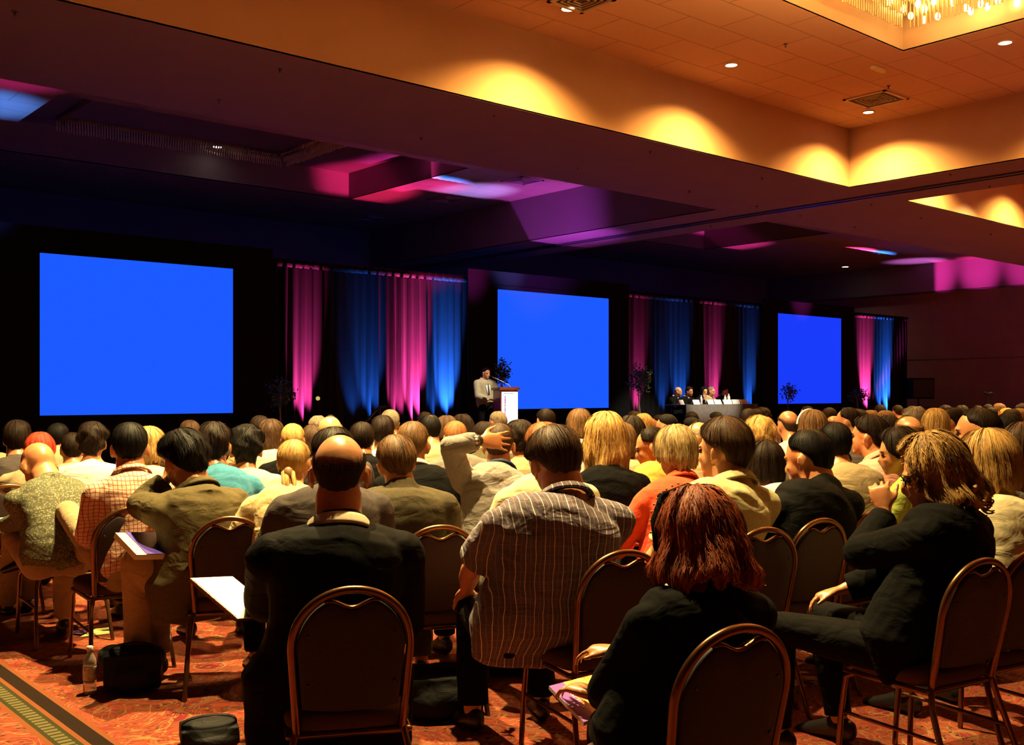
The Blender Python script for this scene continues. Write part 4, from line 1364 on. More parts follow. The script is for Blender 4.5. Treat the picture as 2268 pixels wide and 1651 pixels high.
def textobj(name, s, size, mat, parent, loc, rot, extr=0.001, align='LEFT'):
    cu = bpy.data.curves.new(name, 'FONT')
    cu.body = s; cu.size = size; cu.extrude = extr; cu.align_x = align
    o = bpy.data.objects.new(name, cu); COL.objects.link(o)
    cu.materials.append(mat)
    o.parent = parent; o.location = loc; o.rotation_euler = rot
    return o
# illegible vertical and horizontal lines of print, kept as bars of print-like strokes
rr = random.Random(2)
g = G(); z = 0.36
while z < zt - 0.2:
    h = rr.uniform(0.012, 0.03)
    g.box((-wl + 0.075, -0.266, z), (-wl + 0.095 + rr.uniform(0, 0.01), -0.2625, z + h)); z += h + 0.006
obj('printed_line', g, M_PUR, sg, False)
g = G(); z = 0.36
while z < zt - 0.14:
    h = rr.uniform(0.01, 0.025)
    g.box((-wl + 0.035, -0.266, z), (-wl + 0.047, -0.2625, z + h)); z += h + 0.007
obj('printed_line', g, M_BLU, sg, False)
g = G(); x = -wl + 0.06
while x < wl - 0.12:
    h = rr.uniform(0.012, 0.03)
    g.box((x, -0.266, zt - 0.135), (x + h, -0.2625, zt - 0.12)); x += h + 0.006
obj('printed_line', g, M_BLU, sg, False)
obj('microphone_stem', G().tube([(0.08, -0.15, zt - 0.02), (0.03, -0.12, zt + 0.05), (-0.16, -0.02, zt + 0.16), (-0.27, 0.05, zt + 0.21)], 0.006, None, (0, 1, 0), 6), plain('mic_grey', (0.3, 0.28, 0.25), 0.4, 0.5), lec)
obj('microphone', G().tube([(-0.27, 0.05, zt + 0.21), (-0.31, 0.07, zt + 0.23)], 0.014, None, (0, 1, 0), 8), M_BLACK, lec)
# two added spots, kept unseen above the beam, to light the stage people
for (tx, ty, tz, e, lab, xx) in ((lp[0] - 0.6, lp[1] + 0.1, 1.5, 2600, 'added black spotlight aimed at the lectern, unseen above the beam', 1.0), (20.3, 16.8, 1.3, 2600, 'added black spotlight aimed at the panel table, unseen above the beam', 1.9)):
    l0 = (13.2 if xx < 1.5 else 20.2, 13.65, 5.9)
    t = empty('added_spotlight', l0, 0, label=lab, category='stage light')
    obj('housing', G().tube([(0, -0.2, 0.08), (0, 0.15, -0.02)], 0.09, None, (1, 0, 0), 14), M_PAR, t)
    obj('clamp', G().tube([(0, 0, 0.04), (0, 0, 0.368)], 0.02, None, (1, 0, 0), 8), M_PAR, t)
    spot(t, (l0[0], l0[1] + 0.3, l0[2] - 0.12), (tx, ty, tz), (1.0, 0.86, 0.62), e, 22 if xx < 1.5 else 32, 0.5, 0.05)

# ------------------------------------------------------------------ panel table
M_SK = plain('grey_table_cloth', (0.10, 0.085, 0.075), 0.8, nscale=20, namp=0.2)
TY = 16.3
tx0, tx1 = P_at_Y(1497, 870, TY)[0], P_at_Y(1655, 870, TY)[0]
tt = empty('panel_table', ((tx0 + tx1) / 2, TY, SZ), 0, label='long panel table on the stage under a dark pleated cloth', category='table')
hw_ = (tx1 - tx0) / 2
ztab = 0.78
obj('tabletop', G().box((-hw_, -0.3, ztab - 0.03), (hw_, 0.35, ztab)), plain('table_black', (0.03, 0.025, 0.025), 0.6), tt, False)
V = []
n = 240
for i in range(n):
    x = -hw_ - 0.01 + (2 * hw_ + 0.02) * i / (n - 1)
    y = -0.31 - 0.016 * (1 + math.sin(i * 0.9))
    V += [(x, y, 0.01), (x, -0.31 - 0.008 * (1 + math.sin(i * 0.9)), ztab + 0.003)]
pn = link('table_skirt', mkmesh('table_skirt', V, [(2 * i, 2 * i + 2, 2 * i + 3, 2 * i + 1) for i in range(n - 1)]), M_SK, tt)
pn.modifiers.new('s', 'SOLIDIFY').thickness = 0.004
for sx in (-1, 1):
    for yy in (-0.2, 0.25):
        obj('leg', G().tube([(sx * (hw_ - 0.15), yy, 0), (sx * (hw_ - 0.15), yy, ztab - 0.03)], 0.018, None, (1, 0, 0), 8), M_PAR, tt)
M_CARD = plain('white_card', (0.95, 0.93, 0.85), 0.6)
cards = [(1503, 1513, 'leftmost small white name card on the panel table'), (1533, 1548, 'white name card second from the left, on the panel table'), (1565, 1579, 'white name card in front of the pale-haired panelist'), (1580, 1596, 'white name card touching the one before it, middle of the table'),
         (1600, 1619, 'white name card beside the bottles, right of the middle'), (1620, 1637, 'white name card second from the right end of the table'), (1638, 1653, 'white name card at the right end of the table')]
for a, b_, lab in cards:
    xa, xb = P_at_Y(a, 870, TY - 0.2)[0], P_at_Y(b_, 870, TY - 0.2)[0]
    w2 = (xb - xa) / 2 - 0.006
    g = G()
    pr = [(-0.05, 0.0), (-0.052, 0.003), (0.0, 0.115), (0.052, 0.003), (0.05, 0.0), (0.0, 0.108)]
    V = [(x, y, z) for x in (-w2, w2) for y, z in pr]
    g.add(V, [(i, (i + 1) % 6, 6 + (i + 1) % 6, 6 + i) for i in range(6)] + [(0, 1, 2, 5), (5, 2, 3, 4), (6, 11, 8, 7), (11, 10, 9, 8)])
    o = obj('name_card', g, M_CARD, None, False, True, label=lab, category='name card')
    o.location = ((xa + xb) / 2, TY - 0.2, SZ + ztab + 0.001)
def water_bottle(loc, s, label, mats, name='water_bottle'):
    t = empty(name, loc, 0, label=label, category='bottle')
    k = s
    prof = [(0.028, 0.0), (0.031, 0.006), (0.031, 0.03), (0.029, 0.045), (0.031, 0.06), (0.0305, 0.13), (0.031, 0.145), (0.027, 0.165), (0.016, 0.185), (0.012, 0.193), (0.012, 0.203)]
    obj('bottle_body', lathe(G(), [(r * k, z * k) for r, z in prof], (0, 0, 0), 24), mats[0], t)
    obj('label_band', lathe(G(), [(0.0315 * k, 0.062 * k), (0.0318 * k, 0.064 * k), (0.0318 * k, 0.126 * k), (0.0315 * k, 0.128 * k)], (0, 0, 0), 24), mats[1], t)
    obj('cap', lathe(G(), [(0.0145 * k, 0.200 * k), (0.015 * k, 0.203 * k), (0.015 * k, 0.220 * k), (0.012 * k, 0.223 * k)], (0, 0, 0), 20), mats[2], t)
    return t
m, nt, b = _nt('clear_plastic')
b.inputs['Base Color'].default_value = (0.92, 0.9, 0.8, 1); b.inputs['Transmission Weight'].default_value = 0.8
b.inputs['Roughness'].default_value = 0.08; b.inputs['IOR'].default_value = 1.33
M_CLR = m
M_LBL = plain('bottle_label', (0.45, 0.42, 0.33), 0.5, nscale=40, namp=0.5)
M_CAP = plain('white_cap', (0.85, 0.78, 0.6), 0.5)
for px, s, lab in ((1553, 1.0, 'white water bottle standing left of the pale-haired panelist'), (1606, 1.0, 'white water bottle in front of the right panelist'), (1614, 1.15, 'taller white water bottle just right of the other bottle')):
    q = P_at_Y(px, 870, TY - 0.05)
    water_bottle((q[0], TY - 0.05, SZ + ztab + 0.001), s, lab, (M_CARD, M_CARD, M_CAP))

# ------------------------------------------------------------------ potted trees
M_LEAF = plain('ficus_leaf', (0.035, 0.06, 0.018), 0.35, nscale=30, namp=0.4)
M_BARK = plain('bark', (0.25, 0.17, 0.09), 0.8)
M_POT = plain('pot', (0.03, 0.025, 0.02), 0.5)
def potted_tree(px, y, py_top, py_low, wpx, label, seed, trunk=True, z0=0.0, nleaf=420):
    rs = np.random.RandomState(seed)
    p = P_at_Y(px, 870, y); d = to_px(p)[2]
    ztop = P(px, py_top, d)[2] - z0; zlow = P(px, py_low, d)[2] - z0; r = wpx / 2 / FPX * d
    t = empty('potted_tree', (p[0], y, z0), 0, label=label, category='plant')
    obj('pot', lathe(G(), [(0.13, 0), (0.17, 0.3), (0.18, 0.3), (0.18, 0.33), (0.15, 0.33), (0.14, 0.28)], (0, 0, 0), 18), M_POT, t)
    g = G()
    zc = (ztop + zlow) / 2; hz = (ztop - zlow) / 2
    for k in range(3):
        a = k * 2.1
        g.tube([(0.03 * math.cos(a), 0.03 * math.sin(a), 0.25), (0.04 * math.sin(a), 0.03 * math.cos(a), (zlow + 0.3) / 2), (0.03 * math.cos(a + 1), 0.03, zlow + 0.1), (0.3 * r * math.cos(a), 0.3 * r * math.sin(a), zc)], [0.014, 0.012, 0.011, 0.006], None, (1, 0, 0), 6)
    for k in range(12):
        a = rs.uniform(0, 6.28); q = rs.uniform(0.4, 0.85)
        e = np.array([r * q * math.cos(a), r * q * math.sin(a), zc + hz * rs.uniform(-0.7, 0.8)])
        g.tube([(0, 0, zc - hz * 0.7), e * [0.4, 0.4, 0.5] + [0, 0, zc * 0.5], e], [0.006, 0.005, 0.003], None, (1, 0.2, 0), 5)
    obj('trunk', g, M_BARK, t)
    g = G()
    cl = rs.normal(0, 1, (26, 3)); cl /= np.linalg.norm(cl, axis=1)[:, None]; cl *= rs.uniform(0.35, 0.85, (26, 1))
    V = []; f = []
    for k in range(nleaf):
        c = cl[k % 26] + rs.normal(0, 0.16, 3)
        c = c * [r, r, hz] + [0, 0, zc]
        a = rs.normal(0, 1, 3); a /= np.linalg.norm(a); a[2] -= 0.5; a = unit(a)
        b2 = unit(np.cross(a, rs.normal(0, 1, 3)))
        n_ = np.cross(a, b2)
        L_, W_ = rs.uniform(0.05, 0.085), rs.uniform(0.016, 0.026)
        o_ = len(V)
        V += [c, c + a * L_ * .35 + b2 * W_ + n_ * 0.006, c + a * L_, c + a * L_ * .35 - b2 * W_ + n_ * 0.006, c + a * L_ * .4 - n_ * 0.004]
        f += [(o_, o_ + 1, o_ + 4), (o_ + 1, o_ + 2, o_ + 4), (o_ + 2, o_ + 3, o_ + 4), (o_ + 3, o_, o_ + 4)]
    link('foliage', mkmesh('foliage', V, f, False), M_LEAF, t)
potted_tree(1416, 17.3, 798, 872, 62, 'tall potted tree between the centre screen and the panel table', 3, nleaf=650)
potted_tree(1113, 17.6, 793, 858, 42, 'potted tree silhouetted against the centre screen behind the lectern', 8, z0=0.0)
potted_tree(622, 16.9, 838, 905, 76, 'bushy potted tree left of the magenta beam beside the left screen', 5)
potted_tree(1747, 17.4, 840, 893, 46, 'potted plant silhouetted on the lower left corner of the right screen', 6, nleaf=260)
potted_tree(1901, 17.3, 856, 893, 46, 'green potted plant left of the last magenta beam', 7)

# loudspeaker and microphone stand at the far right
q = P(2034, 870, 36.0)
t = empty('loudspeaker', (q[0], q[1], 0), 30, label='black loudspeaker box on a stand at the far right wall', category='speaker')
z1, z0 = P(2034, 838, 36)[2], P(2034, 884, 36)[2]
obj('cabinet', G().box((-0.43, -0.3, z0), (0.43, 0.3, z1)), M_BLACK, t, False, bevel=0.02)
obj('grille', G().box((-0.38, -0.315, z0 + .05), (0.38, -0.301, z1 - .05)), plain('grille', (0.02, 0.02, 0.02), 0.7), t, False)
obj('pole', G().tube([(0, 0, 0.02), (0, 0, z0)], 0.03, None, (1, 0, 0), 8), M_PAR, t)
obj('base', lathe(G(), [(0.35, 0), (0.35, 0.02), (0.05, 0.04)], (0, 0, 0), 16), M_PAR, t)
q = P(2189, 870, 22.0)
t = empty('microphone_stand', (q[0], q[1], 0), 0, label='black microphone stand sticking up over the crowd against the right wall', category='microphone stand')
zz = P(2189, 873, 22)[2]
obj('pole', G().tube([(0, 0, 0.02), (0, 0, zz)], 0.014, None, (1, 0, 0), 8), M_BLACK, t)
obj('microphone', G().tube([(-0.11, 0.03, zz + 0.03), (0.0, 0, zz), (0.10, -0.02, zz + 0.02)], [0.02, 0.022, 0.028], None, (0, 1, 0), 8), M_BLACK, t)
obj('base', lathe(G(), [(0.14, 0), (0.14, 0.015), (0.03, 0.03)], (0, 0, 0), 16), M_BLACK, t)
q = P_at_Y(704, 883, 15.0)
t = empty('music_stand_lamp', (q[0], q[1], 0), 0, label='tiny yellowish stand lamp glowing right of the left magenta beam', category='lamp')
obj('pole', G().tube([(0, 0, 0.02), (0, 0, q[2] - 0.02)], 0.01, None, (1, 0, 0), 6), M_BLACK, t)
obj('bulb', G().ell((0, 0, q[2]), (0.035, 0.035, 0.035), None, 10, 8), emit('small_yellow', (0.6, 0.55, 0.15), 0.8), t)
obj('base', lathe(G(), [(0.12, 0), (0.12, 0.015), (0.02, 0.03)], (0, 0, 0), 16), M_BLACK, t)
# ================================================================== CHAIRS
M_FR = plain('bronze_frame', (0.20, 0.09, 0.035), 0.27, 0.85)
def m_panel():
    m, nt, b = _nt('chair_back_vinyl')
    v = coord(nt)
    nt.links.new(ramp(nt, noise(nt, v, 90, 3), [(0.3, (0.036, 0.025, 0.024)), (0.7, (0.047, 0.032, 0.031))]), b.inputs['Base Color'])
    b.inputs['Roughness'].default_value = 0.6
    b.inputs['Specular IOR Level'].default_value = 0.2
    bump(nt, b, noise(nt, v, 300, 2), 0.15, 0.003)
    return m
M_PANEL = m_panel()
M_SEAT = cloth('seat_fabric', (0.09, 0.045, 0.04), fold=0.1)
M_RIV = plain('rivet', (0.02, 0.015, 0.012), 0.4)
HW_, TOPZ = 0.185, 0.86
def back_y(z):
    return -0.185 - (z - 0.44) * 0.20
def dome(hw, z0, z1, dip=0.0, n=44, notch=0.085):
    """closed outline (x, z) of the dome-shaped back, starting bottom left"""
    zs = z1 - hw * 1.02
    pts = [(-hw * 0.90, z0), (-hw * 0.95, (z0 + zs) / 2), (-hw, zs)]
    for i in range(1, n):
        a = math.pi - math.pi * i / n
        x = hw * math.cos(a)
        z = zs + (z1 - zs) * math.sin(a) ** 0.92
        if dip:
            if abs(x) < notch:
                z -= dip * (math.cos(x / notch * math.pi) * 0.5 + 0.5)
        pts.append((x, z))
    pts += [(hw, zs), (hw * 0.95, (z0 + zs) / 2), (hw * 0.90, z0)]
    return pts
def chair_meshes():
    M = {}
    # frame tube
    o = dome(HW_, 0.40, TOPZ)
    g = G().tube([(x, back_y(z), z) for x, z in o], 0.013, 0.013, (0, 1, 0.1), 10)
    M['back_frame'] = (g, M_FR)
    # padded panel
    o = dome(HW_ - 0.017, 0.475, TOPZ - 0.020, 0.040)
    o = [(x, z) for x, z in o]
    nb = 12
    bx = [(-o[0][0] * (2 * i / nb - 1) * -1, 0) for i in range(0)]
    bottom = [(o[-1][0] + (o[0][0] - o[-1][0]) * i / nb, 0.475 - 0.014 * math.sin(math.pi * i / nb)) for i in range(1, nb)]
    poly = o + bottom
    cx, cz = 0.0, 0.66
    rings = []
    for (sc, off) in ((0.0, -0.020), (0.6, -0.020), (0.93, -0.018), (0.985, -0.013), (1.0, -0.004), (1.0, 0.012), (0.97, 0.030), (0.85, 0.042), (0.5, 0.046), (0.0, 0.046)):
        rings.append([(cx + (x - cx) * sc, back_y(cz + (z - cz) * sc) + off, cz + (z - cz) * sc) for x, z in poly])
    n = len(poly); V = [p for r_ in rings for p in r_]
    f = []
    for i in range(len(rings) - 1):
        for j in range(n):
            f.append((i * n + j, i * n + (j + 1) % n, (i + 1) * n + (j + 1) % n, (i + 1) * n + j))
    M['back_panel'] = (G().add(V, f), M_PANEL)
    # hand-hold trim that follows the dip
    o2 = [(x, z) for x, z in dome(HW_ - 0.017, 0.475, TOPZ - 0.020, 0.040) if abs(x) < 0.088 and z > 0.7]
    M['hand_hold_trim'] = (G().tube([(x, back_y(z) - 0.002, z + 0.003) for x, z in o2], 0.0065, 0.012, (0, 0, 1), 8), M_FR)
    for sx in (-1, 1):
        for z in (0.56, 0.72):
            M['rivet%d%d' % (sx, int(z * 100))] = (G().ell((sx * 0.135, back_y(z) - 0.019, z), (0.006, 0.003, 0.006), None, 8, 6), M_RIV)
    # seat cushion
    def rr(s, z):
        out = []
        for i in range(32):
            a = 2 * math.pi * i / 32
            c, sn = math.cos(a), math.sin(a)
            e = 0.42
            x = 0.205 * s * math.copysign(abs(c) ** e, c); y = 0.205 * s * math.copysign(abs(sn) ** e, sn)
            out.append((x * (1 + 0.06 * (y > 0)), y + 0.02, z))
        return out
    rings = [rr(0.0, 0.395), rr(0.92, 0.395), rr(0.98, 0.405), rr(1.0, 0.425), rr(0.98, 0.445), rr(0.9, 0.458), rr(0.6, 0.466), rr(0, 0.468)]
    V = [p for r_ in rings for p in r_]; n = 32
    f = [(i * n + j, i * n + (j + 1) % n, (i + 1) * n + (j + 1) % n, (i + 1) * n + j) for i in range(len(rings) - 1) for j in range(n)]
    M['seat'] = (G().add(V, f), M_SEAT)
    g = G().tube([(-0.19, -0.17, 0.385), (-0.20, 0.2, 0.385), (-0.17, 0.225, 0.385), (0.17, 0.225, 0.385), (0.20, 0.2, 0.385), (0.19, -0.17, 0.385)], 0.011, None, (0, 0, 1), 8)
    g.tube([(-0.19, -0.17, 0.385), (0.19, -0.17, 0.385)], 0.011, None, (0, 0, 1), 8)
    M['seat_frame'] = (g, M_FR)
    for sx, nm in ((-1, 'l'), (1, 'r')):
        M['leg_f' + nm] = (G().tube([(sx * 0.195, 0.15, 0.385), (sx * 0.20, 0.195, 0.36), (sx * 0.205, 0.215, 0.2), (sx * 0.21, 0.225, 0.005)], 0.0115, None, (1, 0, 0), 8), M_FR)
        M['leg_r' + nm] = (G().tube([(sx * 0.168, -0.175, 0.41), (sx * 0.185, -0.19, 0.33), (sx * 0.20, -0.25, 0.17), (sx * 0.21, -0.31, 0.005)], 0.0115, None, (1, 0, 0), 8), M_FR)
    for sx in (-1, 1):
        M['stretcher%d' % sx] = (G().tube([(sx * 0.202, 0.205, 0.22), (sx * 0.196, -0.225, 0.22)], 0.008, None, (0, 0, 1), 6), M_FR)
    out = {}
    for k, (g, m) in M.items():
        me = mkmesh(k, g.verts(), g.f, True, True)
        me.materials.append(m)
        out[k] = me
    return out
CHM = chair_meshes()
def chair_at(x, y, head, label, group='dome-backed banquet chairs in rows'):
    t = empty('banquet_chair', (x, y, 0), head, label=label, category='chair', group=group)
    riv = None
    for k, me in CHM.items():
        nm = 'leg' if k.startswith('leg') else 'rivet' if k.startswith('rivet') else 'stretcher' if k.startswith('stretcher') else k
        o = link(nm, me, None, t if nm != 'rivet' else None)
        if k == 'back_panel':
            riv = o
        if nm == 'rivet':
            o.parent = riv
    return t
def chair_px(px, py, label, face=-20, d=None):
    """chair whose top of back is seen at px,py"""
    if d is None:
        d = (EYE - TOPZ - 0.013) * FPX / (py - HY)
    p = P(px, py, d)
    hd = R(CAM_HEAD + face)
    F = np.array([math.sin(hd), math.cos(hd)])
    o = p[:2] - F * back_y(TOPZ)
    chair_at(o[0], o[1], CAM_HEAD + face, label)
    return o, d, F
# ================================================================== NEAR AUDIENCE
SK = skin_mat()
SKP = skin_mat('skin_pale', (0.68, 0.34, 0.165))
SKD = skin_mat('skin_dark', (0.30, 0.13, 0.07))
H_BLK = hair_mat('hair_black', (0.003, 0.0025, 0.0025), (0.010, 0.008, 0.007))
H_DBR = hair_mat('hair_dark_brown', (0.006, 0.0035, 0.0025), (0.024, 0.012, 0.007))
H_BR = hair_mat('hair_brown', (0.022, 0.010, 0.005), (0.09, 0.042, 0.018))
H_LBR = hair_mat('hair_light_brown', (0.05, 0.022, 0.009), (0.22, 0.11, 0.04))
H_BLO = hair_mat('hair_blonde', (0.22, 0.10, 0.025), (0.75, 0.46, 0.15))
H_BLO2 = hair_mat('hair_streaked_blonde', (0.09, 0.04, 0.015), (0.62, 0.36, 0.11), streak=38)
H_ASH = hair_mat('hair_ash_blonde', (0.10, 0.055, 0.02), (0.62, 0.45, 0.20), streak=45)
H_RED = hair_mat('hair_auburn', (0.06, 0.010, 0.004), (0.55, 0.115, 0.03))
H_GRY = hair_mat('hair_grey', (0.09, 0.07, 0.05), (0.34, 0.27, 0.19))
H_GNG = hair_mat('hair_ginger', (0.16, 0.05, 0.015), (0.45, 0.17, 0.05))
H_RED2 = hair_mat('hair_bright_red', (0.20, 0.015, 0.008), (0.60, 0.06, 0.02))

def fringe_mat(name, dark, light):
    m = hair_mat(name, dark, light, 0.6)
    nt = m.node_tree; b = nt.nodes['Principled BSDF']
    uv = sepxyz(nt, coord(nt, 'UV'))
    n = noise(nt, coord(nt, 'UV', (520, 110, 1)), 1.0, 2)
    n = math_(nt, 'ADD', math_(nt, 'MULTIPLY', math_(nt, 'SUBTRACT', n, 0.5), 2.6), 0.5)
    a = math_(nt, 'GREATER_THAN', math_(nt, 'MULTIPLY', uv[1], 1.5), n)
    nt.links.new(a, b.inputs['Alpha'])
    return m
H_FRD = fringe_mat('fringe_dark', (0.014, 0.008, 0.005), (0.05, 0.028, 0.015))
H_FRG = fringe_mat('fringe_grey', (0.16, 0.12, 0.08), (0.50, 0.40, 0.28))
T_BLK = cloth('black_suit', (0.003, 0.0028, 0.0026), 0.8, 0.45)
T_BLK2 = cloth('black_knit', (0.0028, 0.0028, 0.0028), 0.9, 0.6)
T_DGR = cloth('dark_grey_suit', (0.07, 0.058, 0.055), 0.8, 0.4)
T_OLV = cloth('dark_olive_jacket', (0.075, 0.062, 0.035), 0.85, 0.4)
T_OLV2 = cloth('olive_jacket', (0.095, 0.076, 0.034), 0.85, 0.6)
T_PIN = cloth('purple_grey_pinstripe', (0.135, 0.10, 0.125), 0.8, 0.7, pattern='pinstripe', col2=(0.85, 0.80, 0.72))
T_CHK = cloth('cream_check', (0.72, 0.50, 0.36), 0.8, 0.5, pattern='check', col2=(0.36, 0.07, 0.04))
T_FLO = cloth('green_floral', (0.10, 0.10, 0.06), 0.8, 0.5, pattern='floral', col2=(0.22, 0.23, 0.14))
T_CRM = cloth('cream_knit', (0.62, 0.54, 0.33), 0.85, 0.4)
T_CRM2 = cloth('cream_jacket', (0.66, 0.50, 0.24), 0.85, 0.6)
T_POLO = cloth('pale_yellow_polo', (0.55, 0.48, 0.24), 0.85, 0.35)
T_TAN = cloth('tan_shirt', (0.34, 0.26, 0.14), 0.85, 0.5)
T_ORG = cloth('orange_top', (0.85, 0.13, 0.02), 0.85, 0.4)
T_RED = cloth('red_orange_top', (0.85, 0.075, 0.02), 0.85, 0.5)
T_YEL = cloth('yellow_orange_shirt', (0.85, 0.36, 0.05), 0.85, 0.5)
T_TEAL = cloth('teal_shirt', (0.03, 0.19, 0.32), 0.85, 0.5)
T_WHT = cloth('white_shirt', (0.64, 0.60, 0.55), 0.8, 0.5)
T_GRB = cloth('grey_blue_shirt', (0.24, 0.215, 0.20), 0.8, 0.9)
T_PNK = cloth('pink_shirt', (0.85, 0.38, 0.28), 0.8, 0.5)
T_GRN = cloth('green_top', (0.30, 0.36, 0.06), 0.8, 0.5)
T_BRN = cloth('brown_jacket', (0.10, 0.055, 0.03), 0.85, 0.5)
T_GREY = cloth('grey_shirt', (0.15, 0.13, 0.115), 0.85, 0.5)
T_SPK = cloth('sand_blazer', (0.30, 0.26, 0.17), 0.85, 0.4)
K_KHA = cloth('khaki_trousers', (0.36, 0.26, 0.13), 0.85, 0.6)
K_DRK = cloth('dark_trousers', (0.0038, 0.0034, 0.0032), 0.85, 0.5)
K_GRY = cloth('grey_trousers', (0.075, 0.062, 0.05), 0.85, 0.5)
C_WHT = cloth('collar_white', (0.82, 0.72, 0.50), 0.8, 0.1)
C_NAVY = cloth('navy_lanyard', (0.02, 0.04, 0.09), 0.7, 0.1)

chair_hip = {}
def seated(key, cpx, cpy, clabel, dx=0.0, dy=0.0, face=-20):
    o, d, F = chair_px(cpx, cpy, clabel, face)
    Rr = np.array([F[1], -F[0]])
    q = o + F * dy + Rr * dx
    chair_hip[key] = ('w', q[0], q[1])
    return chair_hip[key]

heroes = []
def hero(head, **k):
    k.setdefault('strn', 0 if not k.get('hair') else 2600 if head[2] < 5.6 else 1300 if head[2] < 7 else 600)
    I = person(head, **k)
    x, y = to_px([I['org'][0], I['org'][1], 1.3])[:2]
    heroes.append((head, I['org'][:2].copy(), k))
    return I

# ---- nearest row
hip = seated('bald', 781, 1297, 'dark back of the banquet chair holding the bald man in the black suit', dx=-0.05, dy=0.03, face=-14)
BALD = hero((752, 963, 3.62), hip=hip, face=-14, look=-4, pitch=6, hs=-121, bw=1.20, hair='fringe', hairm=H_FRD, skin=SKP, top=T_BLK, jacket=True, trou=K_DRK,
     collar=(C_WHT, 0.040), armL=dict(wrist=(588, 1345, 3.92), pole=(-0.35, -0.6, -1.0), dir=(-0.4, 0.6, 0.6), nrm=(-0.7, -0.5, 0.4), hand=dict(curl=0.7)), armR='lap', vox=0.008, fold=0.006, neck_in=-0.01, hem=0.22, hemw=0.07,
     label='bald man from behind in a black suit with a cream shirt collar')
hip = seated('red', 1640, 1382, 'banquet chair nearest the camera, lower right, behind the auburn-haired woman', dx=-0.04, dy=0.04, face=-28)
REDH = hero((1548, 1075, 2.98), hip=hip, face=-26, legs=[((1345, 1612, 3.22), (1350, 1850, 3.3)), ((1450, 1610, 3.42), (1450, 1850, 3.5))], look=-14, pitch=14, hs=1.10, bw=1.0, hair='wavy', hairm=H_RED, top=T_BLK2, trou=K_DRK, hairtop=0.004,
     armL=dict(wrist=(1330, 1545, 3.22), pole=(-1, -0.8, -0.4), dir=(-0.3, 0.7, 0.1), hand=dict(curl=0.5)), armR='lap', vox=0.008, fold=0.006, hem=0.05,
     label='woman with wavy auburn hair and dark sunglasses pushed up on her head, black top')
hip = seated('stripe', 1385, 1217, 'banquet chair just right of the man in the pinstriped shirt', dx=-0.21, dy=0.10, face=-24)
STR = hero((1228, 940, 4.30), hip=hip, face=-16, look=-22, pitch=24, tilt=-4, hs=-122, bw=1.42, hair='fuller', hairm=H_BR, top=T_PIN, sleeve='short', trou=K_DRK,
     collar=(T_PIN, 0.030), armL=dict(lw=(-0.20, 0.34, 0.62), pole=(-1, -0.8, -0.3)), armR='lap', vox=0.008, fold=0.007, slouch=0.10, hem=0.08,
     label='large man in a purple-grey shirt with white pinstripes, blue lanyard at his neck')
hip = seated('right', 2180, 1235, 'banquet chair in which the woman with curled streaked hair sits', dx=-0.06, dy=0.04, face=-30)
W4 = hero((2066, 955, 4.06), hip=hip, face=-42, look=-74, pitch=14, hs=1.12, bw=1.08, hair='wavy', hairm=H_BLO2, hairtop=0.004, top=T_BLK2, jacket=True, trou=K_DRK, eyes=True,
     armL=dict(elbow=(1905, 1225, 4.15), wrist=(1962, 1140, 4.28), dir=(0.10, 0.35, 1.0), nrm=(-1, -0.4, 0.1), hand=dict(curl=0.75, thumb=0.8)), armR='lap', vox=0.007, fold=0.006, hem=0.09, collar=(T_BLK2, 0.04), slouch=0.09,
     label='woman with curled gold-streaked hair and glasses in a black jacket, hand raised at her chin')
seated('edge', 2296, 1212, 'banquet chair cut by the right edge of the photo', face=-30)
W5 = hero((2190, 948, 4.72), hip=(2215, 4.5), face=-25, look=-20, pitch=6, hs=-120, bw=1.12, hair='bob', hairm=H_BLO, top=T_CRM, trou=K_KHA, vox=0.010, fold=0.005, hem=0.04,
     label='woman with a smooth blonde bob in a cream sweater at the right edge')

# ---- second row
hip = seated('polo', 1697, 1167, 'banquet chair behind the man in the pale yellow polo', dx=-0.12, dy=0.05, face=-24)
M6 = hero((1606, 922, 5.0), hip=hip, face=-22, look=-48, pitch=2, hs=-112, bw=1.18, hair='fuller', hairm=H_BR, skin=SKP, top=T_POLO, sleeve='short', trou=K_DRK, collar=(T_POLO, 0.045), vox=0.010, fold=0.005, eyes=True, hem=0.02,
     label='man with thick brown hair in a pale yellow polo, head turned left')
hip = seated('m7', 1822, 1147, 'banquet chair with a bronze rim behind the balding man in the black jacket', face=-30)
M7 = hero((1792, 950, 5.3), hip=hip, face=-24, look=-48, pitch=12, hs=-94, bw=1.15, hair='spot', hairm=H_BLK, skin=SK, top=T_BLK, jacket=True, trou=K_DRK, vox=0.011, hem=0.03, slouch=0.09,
     label='dark-haired man with a small bald spot, broad black jacket, head turned left')
seated('r19', 1938, 1130, 'banquet chair with an orange-lit rim between the black jacket and the woman with glasses', face=-34)
hip = seated('m12', 976, 1162, 'banquet chair with a bright rim right of the bald man', dx=-0.14, dy=0.06, face=-16)
M12 = hero((877, 963, 5.05), hip=hip, face=-10, look=-20, pitch=14, tilt=-5, hs=-90, bw=1.15, hair='fuller', hairm=H_LBR, skin=SK, top=T_OLV, jacket=True, trou=K_GRY, vox=0.010, hem=0.05, slouch=0.10,
     label='man with light brown hair leaning forward in a dark olive jacket')
M15 = hero((738, 945, 4.75), hip=(718, 4.55), face=-18, look=-6, pitch=8, hs=-100, bw=1.12, hair='fuller', hairm=H_DBR, top=T_DGR, jacket=True, trou=K_DRK, vox=0.011, fold=0.005,
     label='dark-haired person in a grey suit right in front of the bald man')
